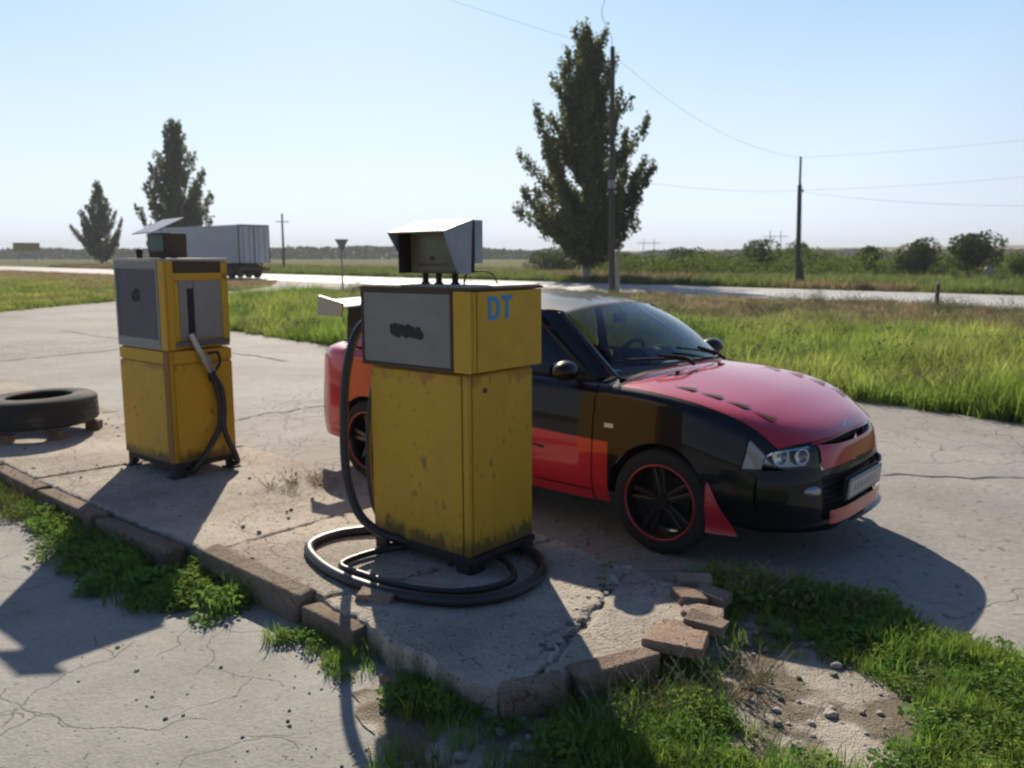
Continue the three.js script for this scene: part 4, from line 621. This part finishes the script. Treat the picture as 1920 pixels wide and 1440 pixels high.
// the scrub between them reads as one band
{
  const r = rng(2401), pts = []; for (let k = 0; k < 42000; k++) { const x = lerp(6, 62, r()), band = r(), z = lerp(-94, -64, band) + (x - 30) * 0.25; if (r() > sstep(4, 14, x)) continue; const hh = -0.35 + 3.4 * fbm(x / 40 % 1, band, 16, 3, 88); if (hh < 0.25) continue; pts.push([x, Math.pow(r(), 0.8) * hh, z, 1.1]); }
  const g = new THREE.Group(); const m = crownMesh('scrub', pts, 0.13, 2402, M.bushLight, scene); m.userData = { kind: 'stuff', label: 'low green scrub filling the band between the bushes', category: 'scrub' };
  const far = []; for (let k = 0; k < 26000; k++) { const x = lerp(-330, 420, r()), hh = (x < 20 ? 5.5 : 4.5) * (0.45 + fbm(((x + 400) / 900) % 1, 0.3, 64, 4, 89)); far.push([x, Math.pow(r(), 0.8) * hh, -430 + 40 * (r() - 0.5) - Math.abs(x) * 0.1, 1]); }
  M.farWood = leafMat([0.06, 0.085, 0.04], 0.2); M.farWood.vertexColors = true;
  const f = crownMesh('distant_wood', far, 1.0, 2403, M.farWood, scene); f.userData = { kind: 'stuff', label: 'far dark belt of trees along the horizon', category: 'wood' };
}
// a low rise on the right horizon
{
  const g = patch((u, w) => { const x = lerp(-200, 1600, u), k = sstep(0, 0.55, u); return [x, -2 + (5 + 11 * k + 3 * fbm(u, 0.2, 8, 4, 61)) * Math.sin(Math.PI * w), -900 - 300 * w]; }, 90, 10);
  const uv = g.attributes.uv, p = g.attributes.position; for (let i = 0; i < p.count; i++) uv.setXY(i, p.getX(i) / 90, p.getZ(i) / 90);
  setting('hill', g, phy({ map: fieldT, color: lin(1.5, 1.2, 1.05), roughness: 1, specularIntensity: 0.05 }));
}

// grass and weeds
function bladeTuft(n, h, spread, seed, wd) {
  const r = rng(seed), P = []; for (let k = 0; k < n; k++) { const a = r() * 6.283, q = Math.sqrt(r()) * spread, x = Math.cos(a) * q, z = Math.sin(a) * q, la = r() * 6.283, le = (0.25 + 0.55 * r()) * h, hh = h * (0.5 + 0.6 * r()), w = wd * (0.7 + 0.6 * r()), px = Math.cos(la + 1.57) * w, pz = Math.sin(la + 1.57) * w; const m = [x + Math.cos(la) * le * 0.3, hh * 0.6, z + Math.sin(la) * le * 0.3], t = [x + Math.cos(la) * le, hh, z + Math.sin(la) * le];
    P.push(x - px, -0.01, z - pz, x + px, -0.01, z + pz, m[0] + px * 0.8, m[1], m[2] + pz * 0.8, x - px, -0.01, z - pz, m[0] + px * 0.8, m[1], m[2] + pz * 0.8, m[0] - px * 0.8, m[1], m[2] - pz * 0.8, m[0] - px * 0.8, m[1], m[2] - pz * 0.8, m[0] + px * 0.8, m[1], m[2] + pz * 0.8, ...t); }
  const g = new THREE.BufferGeometry(); g.setAttribute('position', new THREE.Float32BufferAttribute(P, 3)); g.computeVertexNormals(); return g;
}
function leafyWeed(n, rad, h, seed, ls) {                        // sprawling stems with small oval leaves
  const r = rng(seed), P = []; for (let k = 0; k < n; k++) { const a = r() * 6.283, q = rad * Math.sqrt(r()), y = h * (0.15 + 0.85 * r()) * (1 - 0.5 * q / rad), c = [Math.cos(a) * q, y, Math.sin(a) * q]; const d = r() * 6.283, el = (r() - 0.3) * 0.9, s = ls * (0.6 + 0.7 * r()), w = s * 0.42; const u = [Math.cos(d) * Math.cos(el) * s, Math.sin(el) * s, Math.sin(d) * Math.cos(el) * s], v = [-Math.sin(d) * w, (r() - 0.5) * w, Math.cos(d) * w]; const A = c, B = [c[0] + u[0] * 0.5 + v[0], c[1] + u[1] * 0.5 + v[1], c[2] + u[2] * 0.5 + v[2]], C = [c[0] + u[0], c[1] + u[1] * 0.8, c[2] + u[2]], D = [c[0] + u[0] * 0.5 - v[0], c[1] + u[1] * 0.5 - v[1], c[2] + u[2] * 0.5 - v[2]]; P.push(...A, ...B, ...C, ...A, ...C, ...D);
    if (k % 3 === 0) { const w2 = 0.0016; P.push(-w2, 0, 0, w2, 0, 0, ...c); } }
  const g = new THREE.BufferGeometry(); g.setAttribute('position', new THREE.Float32BufferAttribute(P, 3)); g.computeVertexNormals(); return g;
}
function dryStalk(seed) { const r = rng(seed), list = []; for (let k = 0; k < 11; k++) { const a = r() * 6.283, l = 0.10 + 0.22 * r(), b = [Math.cos(a) * l * 0.7, l * (0.4 + 0.7 * r()), Math.sin(a) * l * 0.7]; list.push(bar([0, -0.01, 0], b, 0.0018, 4, 0.001)); for (let i = 0; i < 7; i++) { const f = 0.4 + 0.6 * r(); const s = new THREE.OctahedronGeometry(0.0026 + 0.002 * r(), 0); s.scale(1, 2.4, 1); s.translate(b[0] * f + 0.01 * (r() - 0.5), b[1] * f, b[2] * f + 0.01 * (r() - 0.5)); list.push(s); } } return merge(list); }
function scatter(name, geo, mat, list, label, category) {        // list of [x,y,z,scale,[r,g,b]]
  const m = new THREE.InstancedMesh(geo, mat, list.length), o = new THREE.Object3D(), c = new THREE.Color(), r = rng(list.length + 5);
  list.forEach(([x, y, z, s, col, sy = 1], i) => { o.position.set(x, y, z); o.rotation.set((r() - 0.5) * 0.25, r() * 6.283, (r() - 0.5) * 0.25); o.scale.set(s, s * sy, s); o.updateMatrix(); m.setMatrixAt(i, o.matrix); c.setRGB(...col); m.setColorAt(i, c); });
  m.name = numbered(name); m.userData = { kind: 'stuff', label, category }; shadows(m); scene.add(m); return m;
}
M.blade = leafMat([1, 1, 1], 0.5); M.weed = leafMat([1, 1, 1], 0.45); M.dry = std({ color: lin(1, 1, 1), roughness: 1 });
const nz = (x, z, s, k) => vnoise(x * k + 500, z * k + 500, 100000, s);
const fieldR = [[-6.35, -19.15], [-3.07, -15.6], [4.15, -9.63], [5.12, -8.37], [10, -3.5], [16, -1], [40, -2], [-6.5, -48.6], [-7.4, -43], [-7.9, -39.7], [-10.6, -34.5], [-10.9, -30], [-9.2, -24.4]];
const fieldL = [[-15.6, -14], [-15.35, -25.6], [-14.8, -31.7], [-14.4, -37.5], [-13.1, -41], [-13.4, -47.4], [-16, -58], [-60, -102], [-60, -40]];
function grassField(poly, count, seed) {
  const r = rng(seed), xs = poly.map(p => p[0]), zs = poly.map(p => p[1]), x0 = Math.min(...xs), x1 = Math.max(...xs), z0 = Math.min(...zs), z1 = Math.max(...zs), out = []; let guard = 0;
  while (out.length < count && guard++ < count * 60) { const x = lerp(x0, x1, r()), z = lerp(z0, z1, r()); if (Math.abs(x) > -z * 0.72 + 3) continue; const d = Math.hypot(x, z); if (r() > Math.pow(11 / Math.max(d, 11), 1.15)) continue; if (!inPoly(x, z, poly)) continue;
    const toRoad = (z - hwNear(x)) * 0.707, dry = sstep(15, 6, toRoad + 9 * (nz(x, z, 3, 0.35) - 0.5)), patchy = nz(x, z, 4, 0.55), bare = nz(x, z, 8, 0.28);
    if (r() < sstep(0.62, 0.82, bare) * 0.75) continue;
    const k = (0.7 + 0.5 * r()) * (1.0 + 0.65 * nz(x, z, 11, 1.4)), y = sstep(0.3, 0.8, patchy); let c = [lerp(0.17, 0.27, y), lerp(0.25, 0.31, y), lerp(0.045, 0.075, y)]; c = c.map((v, i) => lerp(v, [0.27, 0.20, 0.13][i], dry * (0.6 + 0.4 * r())) * k);
    out.push([x, -0.03, z, (0.75 + 0.6 * r()) * (d > 25 ? 1.5 : 1), c, (0.6 + 0.9 * nz(x, z, 6, 0.8)) * (1 - 0.45 * dry) * (d > 25 ? 0.7 : 1)]); }
  return out;
}
const tuftA = bladeTuft(26, 0.22, 0.11, 31, 0.0055), tuftB = bladeTuft(20, 0.34, 0.09, 32, 0.0045);
{ const all = grassField(fieldR, 26000, 3001); scatter('field_grass', tuftA, M.blade, all.filter((_, i) => i % 3), 'tall sunlit green grass between forecourt and highway', 'grass'); scatter('field_grass', tuftB, M.blade, all.filter((_, i) => i % 3 === 0), 'longer seeding grass among the field grass', 'grass'); }
scatter('field_grass', tuftA, M.blade, grassField(fieldL, 9000, 3002).map(q => { q[4] = q[4].map((v, i) => v * [1.05, 0.92, 1][i]); q[3] *= 1.2; q[5] *= 0.7; return q; }), 'patchy green and brown grass at the left by the highway', 'grass');
{
  const r = rng(3051), W = [], S = []; let guard = 0;
  while (W.length < 420 && guard++ < 60000) { const x = lerp(-11, 30, r()), z = lerp(-46, -5, r()); if (!inPoly(x, z, fieldR) || nz(x, z, 31, 0.5) < 0.5) continue; const k = 0.6 + 0.6 * r(); W.push([x, -0.03, z, 2.2 + 2.6 * r(), [0.10 * k, 0.16 * k, 0.05 * k], 0.9 + 0.8 * r()]); }
  guard = 0; while (S.length < 1500 && guard++ < 90000) { const x = lerp(-11, 30, r()), z = lerp(-46, -5, r()); if (!inPoly(x, z, fieldR) || nz(x, z, 33, 0.4) < 0.45) continue; S.push([x, -0.03, z, 1.2 + 1.2 * r(), [0.30, 0.25, 0.14]]); }
  scatter('field_weeds', leafyWeed(170, 0.09, 0.13, 47, 0.010), M.weed, W, 'darker leafy weeds among the field grass', 'weeds'); scatter('field_stalks', dryStalk(48), M.dry, S, 'dry seed stalks among the field grass', 'weeds');
}
{
  const r = rng(3061), F = []; while (F.length < 9000) { const t = Math.pow(r(), 1.6), x = lerp(-70, 62, r()), z = hwFar(x) - 1.5 - t * 45; if (Math.abs(x) > -z * 0.72 + 4 || z > -20) continue; const k = 0.7 + 0.7 * r(), d = sstep(0.4, 0.7, nz(x, z, 35, 0.12)); F.push([x, -0.03, z, 2.2 + 1.5 * r(), [lerp(0.15, 0.24, d) * k, lerp(0.20, 0.19, d) * k, lerp(0.05, 0.10, d) * k], 0.5 + 0.4 * r()]); }
  scatter('far_verge_grass', tuftA, M.blade, F, 'dull olive grass beyond the highway', 'grass');
}
// weeds along the island and on the verge
const weedA = leafyWeed(90, 0.10, 0.10, 41, 0.030), weedB = leafyWeed(70, 0.08, 0.07, 42, 0.022), grassLow = bladeTuft(34, 0.10, 0.08, 43, 0.0028);
{
  const r = rng(3101), A = [], B = [], G = [], S = [];
  const green = () => { const k = 0.65 + 0.6 * r(), y = r(); return [lerp(0.11, 0.22, y) * k, lerp(0.25, 0.30, y) * k, 0.045 * k]; };
  const strip = (a0, a1, n0, n1, cnt, fA, sc, y = 0.006) => { for (let k = 0; k < cnt; k++) { const t = r(), a = lerp(a0, a1, t), n = lerp(n0, n1, r()), [x, z] = isl(a, n); if (nz(x, z, 21, 3.2) < 0.27) continue; (r() < fA ? A : G).push([x, y, z, sc * (0.6 + 0.7 * r()), green(), 0.7 + 0.7 * r()]); } };
  strip(-5.7, -3.5, 1.78, 2.13, 250, 0.7, 0.85); strip(-5.2, -3.7, 1.6, 1.85, 70, 0.75, 0.7);
  strip(-7.6, -5.8, 1.78, 2.08, 130, 0.6, 0.7);
  for (let k = 0; k < 90; k++) { const [x, z] = isl(lerp(-7.9, -5.6, r()), lerp(1.72, 2.0, r())); S.push([x, 0.005, z, 0.3 + 0.45 * r(), [0.30 * (0.7 + 0.5 * r()), 0.20, 0.09]]); }
  strip(-3.15, -2.55, 1.9, 2.1, 36, 0.5, 0.6);
  for (let k = 0; k < 5200; k++) {                               // verge
    const x = lerp(-0.45, 3.2, r()), z = lerp(-4.15, -1.3, r()); if (!inPoly(x, z, soilP)) continue; const b = nz(x, z, 22, 1.9) * 0.7 + nz(x, z, 23, 5) * 0.3;
    const d = Math.hypot(x - 1.12, z + 2.95); if (d < 0.36 + 0.22 * (b - 0.5)) continue; const nearEdge = sstep(1.25, 1.75, x - (z + 3.6) * 0.35); if (r() > 0.18 + 0.8 * sstep(0.42, 0.58, b + 0.22 * nearEdge)) continue;
    const c = green(); const q = [x, 0.012, z, 0.45 + 0.5 * r(), c, 0.6 + 0.7 * r()]; const t = r(); (t < 0.25 ? B : t < 0.36 ? A : G).push(q);
  }
  for (let k = 0; k < 150; k++) { const t = r(), x = lerp(0.95, 1.75, t) + 0.12 * (r() - 0.5), z = lerp(-4.02, -3.75, t) + 0.3 * (r() - 0.5); (r() < 0.55 ? A : G).push([x, 0.012, z, 0.6 + 0.6 * r(), green(), 0.7 + 0.7 * r()]); if (k % 9 === 0) S.push([x, 0.012, z, 0.5 + 0.4 * r(), [0.30, 0.26, 0.14]]); }
  for (let k = 0; k < 24; k++) { const t = r(), x = lerp(0.25, 1.05, t), z = lerp(-2.78, -3.2, t) + 0.16 * (r() - 0.3); S.push([x, 0.012, z, 0.4 + 0.5 * r(), [0.32 * (0.7 + 0.5 * r()), 0.26, 0.15]]); }
  // joints and cracks of the island and the forecourt behind it
  for (let k = 0; k < 60; k++) { const [x, z] = isl(lerp(-6.2, -5.2, r()), 3.62 + 0.08 * (r() - 0.5)); B.push([x, 0.01, z, 0.35 + 0.3 * r(), green()]); }
  for (let k = 0; k < 40; k++) { const [x, z] = isl(lerp(-8.4, -6.9, r()), 3.66 + 0.14 * (r() - 0.5)); B.push([x, 0.01, z, 0.5 + 0.5 * r(), green()]); }
  for (let k = 0; k < 26; k++) { const [x, z] = isl(lerp(-4.95, -4.6, r()), 3.25 + 0.5 * (r() - 0.5)); S.push([x, 0.12, z, 0.25 + 0.3 * r(), [0.32, 0.26, 0.13]]); }
  for (let k = 0; k < 40; k++) { const t = r(), [x, z] = isl(lerp(-2.42, -2.05, t) + 0.05 * (r() - 0.5), lerp(3.42, 2.6, t)); if (t < 0.35) B.push([x, 0.1, z, 0.4 + 0.3 * r(), green()]); }
  scatter('weeds', weedA, M.weed, A, 'leafy green weeds along the island edge and verge', 'weeds'); scatter('weeds', weedB, M.weed, B, 'small creeping weeds on the verge', 'weeds');
  scatter('low_grass', grassLow, M.blade, G, 'short grass on the verge beside the island', 'grass'); scatter('dry_stalks', dryStalk(44), M.dry, S, 'dry straw coloured stalks along the island', 'weeds');
}
// crumbs of concrete and pebbles
{
  const r = rng(3301), P = [], g = new THREE.IcosahedronGeometry(1, 1), p = g.attributes.position; for (let i = 0; i < p.count; i++) { const k = 0.75 + 0.5 * hash2(Math.round(p.getX(i) * 50), Math.round(p.getY(i) * 50 + p.getZ(i) * 90), 3); p.setXYZ(i, p.getX(i) * k, p.getY(i) * k * 0.7, p.getZ(i) * k); } g.computeVertexNormals();
  const add = (x, z, y, s) => { const k = 0.6 + 0.6 * r(), dk = r() < 0.15 ? 0.35 : 1; P.push([x, y + s * 0.3, z, s, [0.34 * k * dk, 0.31 * k * dk, 0.27 * k * dk]]); };
  for (let k = 0; k < 900; k++) { const x = lerp(-0.3, 2.6, r()), z = lerp(-4, -1.9, r()); if (inPoly(x, z, soilP)) add(x, z, 0.011, 0.004 + 0.02 * Math.pow(r(), 4)); }
  for (let k = 0; k < 70; k++) { const x = lerp(-0.95, -0.4, r()), z = lerp(-3.2, -2.4, r()); add(x, z, 0.006, 0.002 + 0.006 * Math.pow(r(), 2)); }
  for (let k = 0; k < 60; k++) { add(lerp(-2.4, -0.4, r()), lerp(-3.6, -2.2, r()), 0.006, 0.003 + 0.007 * Math.pow(r(), 3)); }
  for (let k = 0; k < 260; k++) { const [x, z] = isl(lerp(-9, -1.9, r()), lerp(2.15, 3.5, r())); add(x, z, 0.13, 0.003 + 0.012 * Math.pow(r(), 4)); }
  for (let k = 0; k < 160; k++) { const t = r(), [x, z] = isl(lerp(-2.32, -2.0, t) + 0.1 * (r() - 0.5), lerp(3.42, 2.34, t)); add(x, z, 0.12, 0.005 + 0.016 * Math.pow(r(), 2)); }
  scatter('gravel', g, std({ color: lin(1, 1, 1), roughness: 1 }), P, 'pebbles and concrete crumbs lying about', 'gravel');
}

// ------------------------------------------------------------------ roadside things
M.pole = std({ map: dataTex(64, 256, (u, v, i, j) => { const k = 0.7 + 0.6 * fbm(u, v, 8, 4, 1601); return [0.085 * k, 0.075 * k, 0.066 * k]; }), roughness: 0.95 });
M.wire = std({ color: lin(0.2, 0.2, 0.21), roughness: 0.6 });
M.galv = std({ color: lin(0.30, 0.30, 0.31), roughness: 0.5, metalness: 0.5 });
M.paleConc = std({ map: islT, color: lin(1.1, 1.1, 1.08), roughness: 0.9 });
{
  const p = thing('utility_pole', 'tall dark wooden pole standing against the big poplar', 'utility pole', [4.64, 0, -39.9], 0, 'utility poles');
  part('pole', [bar([0, -0.05, 0], [-0.15, 10.9, 0], 0.15, 12, 0.10)], M.pole, p); part('collar', cyl(0.17, 0.17, 0.35, -0.075, 4.9, 0, 12), M.galv, p);
  part('stub', box(0.2, 1.9, 0.2, 0.24, 0.95, 0.05, 0.02), M.paleConc, p, 'pale concrete stub bolted to the pole');
  const q = thing('utility_pole', 'shorter dark pole across the highway on the right', 'utility pole', [16.3, 0, -49], 0, 'utility poles');
  part('pole', [bar([0, -0.05, 0], [-0.15, 5.6, 0], 0.15, 12, 0.12), bar([-0.15, 5.5, 0], [-0.17, 7.15, 0], 0.07, 8, 0.06)], M.pole, q); part('stub', bar([0.22, -0.05, 0.12], [0.12, 1.35, 0.10], 0.13, 10, 0.11), M.pole, q); part('insulator', [cyl(0.05, 0.04, 0.14, 0.02, 5.3, 0.05, 8)], M.galv, q);
  const f = thing('utility_pole', 'thin distant pole between the trailer and the road sign', 'utility pole', [-28.7, 0, -108.4], 0, 'utility poles');
  part('pole', bar([0, -0.05, 0], [0, 6.9, 0], 0.16, 8, 0.11), M.pole, f); part('crossarm', box(1.6, 0.1, 0.1, 0, 5.9, 0, 0.01), M.pole, f);
  // wires
  const sag = (a, b, s, n = 14) => Array.from({ length: n + 1 }, (_, k) => { const t = k / n; return [lerp(a[0], b[0], t), lerp(a[1], b[1], t) - s * 4 * t * (1 - t), lerp(a[2], b[2], t)]; });
  const wire = (a, b, s, label, r = 0.006) => single('overhead_wire', tube(sag(a, b, s), r, 50, 5), M.wire, label, 'wire', undefined, 'overhead wires');
  wire([4.49, 10.6, -39.9], [16.13, 7.1, -49], 0.9, 'upper wire from the tall pole down to the shorter pole');
  wire([4.56, 5.2, -39.9], [16.3, 5.3, -49], 0.25, 'lower wire between the tall pole and the shorter pole');
  wire([16.13, 7.1, -49], [52, 12, -57], 0.6, 'wire rising from the shorter pole top to the right edge');
  wire([16.3, 5.3, -49], [52, 9.2, -60], 0.5, 'wire from the shorter pole collar rising to the right edge');
  wire([16.3, 5.2, -49], [44, 5.6, -50], 0.9, 'sagging lowest wire leaving the shorter pole to the right');
  wire([4.49, 10.7, -39.9], [-45, 30, -45], 0.9, 'faint wire running up left from the tall pole');
  single('dangling_wire', tube([[4.3, 13.2, -39.9], [4.05, 12.7, -39.9], [4.0, 12.2, -39.9], [4.4, 11.4, -39.9], [4.49, 10.8, -39.9]], 0.012, 30, 5), M.wire, 'loose curled wire end above the tall pole', 'wire');
  const pylon = (x, z, h, label) => { const t = thing('pylon', label, 'pylon', [x, 0, z], 0, 'far portal pylons'); for (const s of [-1, 1]) part('leg', bar([s * 3.2, -0.5, 0], [s * 2.8, h, 0], 0.3, 6, 0.2), M.galv, t); part('crossarm', box(13, 0.35, 0.35, 0, h * 0.8, 0, 0.02), M.galv, t); };
  pylon(140, -460, 15, 'far portal pylon just left of the shorter pole'); pylon(76, -480, 11, 'farther portal pylon right of the big poplar');
}
{
  const s = thing('road_sign', 'give way sign seen from behind on a thin post', 'road sign', [-8.13, 0, -41.2]);
  part('post', bar([0, -0.04, 0], [0, 2.3, 0], 0.04, 10, 0.04), M.galv, s);
  const sh = new THREE.Shape(); sh.moveTo(-0.31, 0.27); sh.lineTo(0.31, 0.27); sh.lineTo(0.0, -0.27); sh.closePath();
  const g = new THREE.ExtrudeGeometry(sh, { depth: 0.012, bevelEnabled: true, bevelSize: 0.02, bevelThickness: 0.006, bevelSegments: 2 }); const pl = part('plate', g, std({ color: lin(0.30, 0.29, 0.28), roughness: 0.55, metalness: 0.3 }), s, 'grey back of a downward triangle'); pl.position.set(0, 2.17, -0.07); pl.rotation.y = 0.25;
  part('bracket', [box(0.12, 0.03, 0.05, 0, 2.25, -0.03, 0.004), box(0.1, 0.03, 0.05, 0, 2.0, -0.03, 0.004)], M.galv, s);
  const b = thing('billboard', 'small yellow roadside billboard on two posts at far left', 'billboard', [-123.6, 0, -220], 0.5);
  for (const x of [-1.9, 1.9]) part('post', bar([x, -0.1, 0], [x, 3.2, 0], 0.13, 8, 0.13), M.galv, b);
  part('panel', box(6.0, 2.0, 0.18, 0, 4.0, 0, 0.03), std({ color: lin(0.30, 0.20, 0.02), roughness: 0.6 }), b); part('lower_board', box(4.2, 0.6, 0.12, 0, 1.6, 0, 0.02), M.galv, b);
  const k = thing('marker_post', 'short grey marker post at the near edge of highway', 'marker post', [13.4, 0, -27.0], 0, 'roadside marker posts');
  part('post', box(0.10, 0.78, 0.10, 0, 0.36, 0, 0.015), M.pole, k); part('cap', box(0.12, 0.10, 0.12, 0, 0.80, 0, 0.02), M.paleConc, k);
  const k2 = thing('marker_post', 'thin marker post below the trailer wheels', 'marker post', [-17.0, 0, -54], 0, 'roadside marker posts');
  part('post', bar([0, -0.04, 0], [0, 0.95, 0], 0.035, 8, 0.035), M.pole, k2);
  const d = thing('fallen_sign', 'small round sign leaning low at the right edge', 'road sign', [31.0, 0, -56]);
  part('post', bar([0.15, -0.04, 0], [0, 0.75, 0], 0.05, 8, 0.05), M.pole, d); const dd = part('disc', cyl(0.3, 0.3, 0.03, 0, 0.72, 0.05, 20, Math.PI / 2), M.galv, d); 
}
{
  // lorry with a box trailer driving off to the left
  const t = thing('lorry', 'lorry with a long white box trailer on the highway', 'lorry', [-19.2, 0.0, -64.3], 45 * D2R);
  // local +x is backwards (towards the viewer), -x forwards
  const white = std({ map: paintTex(256, 1701, [0.58, 0.58, 0.60], [0.40, 0.38, 0.36], false), roughness: 0.5 });
  const L = 13.2, Wd = 2.5, y0 = 1.15, y1 = 3.95;
  t.rotation.y = -45 * D2R;                                      // local x -> (0.707, 0.707): towards the viewer along the road
  part('trailer_box', [box(L, y1 - y0, Wd, -L / 2, (y0 + y1) / 2, 0, 0.03)], white, t, 'pale grey box body');
  for (const s of [-1, 1]) { const dr = part('rear_door', box(0.06, y1 - y0 - 0.12, Wd / 2 - 0.06, 0.03, (y0 + y1) / 2, s * (Wd / 4), 0.015), white, t); for (const q of [-0.25, 0.25]) part('lock_bar', bar([0.08, y0 + 0.08, s * (Wd / 4) + q], [0.08, y1 - 0.12, s * (Wd / 4) + q], 0.022, 6), M.galv, dr); }
  part('rear_frame', [box(0.05, y1 - y0, 0.09, 0.04, (y0 + y1) / 2, Wd / 2 - 0.03, 0.01), box(0.05, y1 - y0, 0.09, 0.04, (y0 + y1) / 2, -Wd / 2 + 0.03, 0.01), box(0.05, y1 - y0, 0.09, 0.05, (y0 + y1) / 2, 0, 0.01), box(0.05, 0.1, Wd - 0.2, 0.045, y1 - 0.04, 0, 0.01)], M.brown, t);
  part('chassis', [box(L - 0.6, 0.22, 1.0, -L / 2, 1.0, 0, 0.02)], M.black, t);
  part('rear_bumper', [box(0.14, 0.24, 2.4, 0.0, 0.72, 0, 0.02), box(0.1, 0.4, 0.12, -0.05, 0.95, 0.6, 0.01), box(0.1, 0.4, 0.12, -0.05, 0.95, -0.6, 0.01)], M.brown, t);
  for (const s of [-1, 1]) part('tail_lamp', box(0.05, 0.14, 0.4, 0.08, 0.76, s * 0.95, 0.01), std({ color: lin(0.25, 0.02, 0.02), roughness: 0.4 }), t);
  const wheel = (x, s) => { const w = part('wheel', new THREE.LatheGeometry([[0.28, -0.17], [0.46, -0.17], [0.5, -0.13], [0.5, 0.13], [0.46, 0.17], [0.28, 0.17]].map(p => new THREE.Vector2(...p)), 32).rotateX(Math.PI / 2), M.tyre, t); w.position.set(x, 0.5, s * 1.05); part('hub', cyl(0.29, 0.29, 0.26, 0, 0, 0, 24, Math.PI / 2), M.brown, w); };
  for (const x of [-1.6, -2.95, -4.3]) for (const s of [-1, 1]) wheel(x, s);
  for (const s of [-1, 1]) part('mudguard', box(4.2, 0.05, 0.5, -2.95, 1.1, s * 1.05, 0.01), M.black, t);
  // tractor
  const green = paint([0.02, 0.10, 0.085]);
  part('cab', [box(2.1, 2.3, 2.45, -L - 1.6, 2.1, 0, 0.12), box(1.9, 0.7, 2.2, -L - 1.5, 3.4, 0, 0.2)], green, t, 'dark green cab');
  part('cab_window', [box(1.0, 0.7, 0.03, -L - 1.9, 2.6, 1.24, 0.02)], M.tint, t); part('windscreen', box(0.03, 0.9, 2.1, -L - 2.67, 2.6, 0, 0.01), M.tint, t);
  part('tractor_frame', box(5.4, 0.25, 0.9, -L - 0.1, 0.85, 0, 0.02), M.black, t);
  for (const x of [-L + 1.2, -L - 2.0]) for (const s of [-1, 1]) wheel(x, s);
  part('wing_mirror', box(0.08, 0.5, 0.25, -L - 2.5, 2.7, 1.45, 0.02), M.black, t);
}


// thin summer haze
scene.fog = new THREE.FogExp2(0xf4f8fb, 0.0005);

renderer.render(scene, camera);
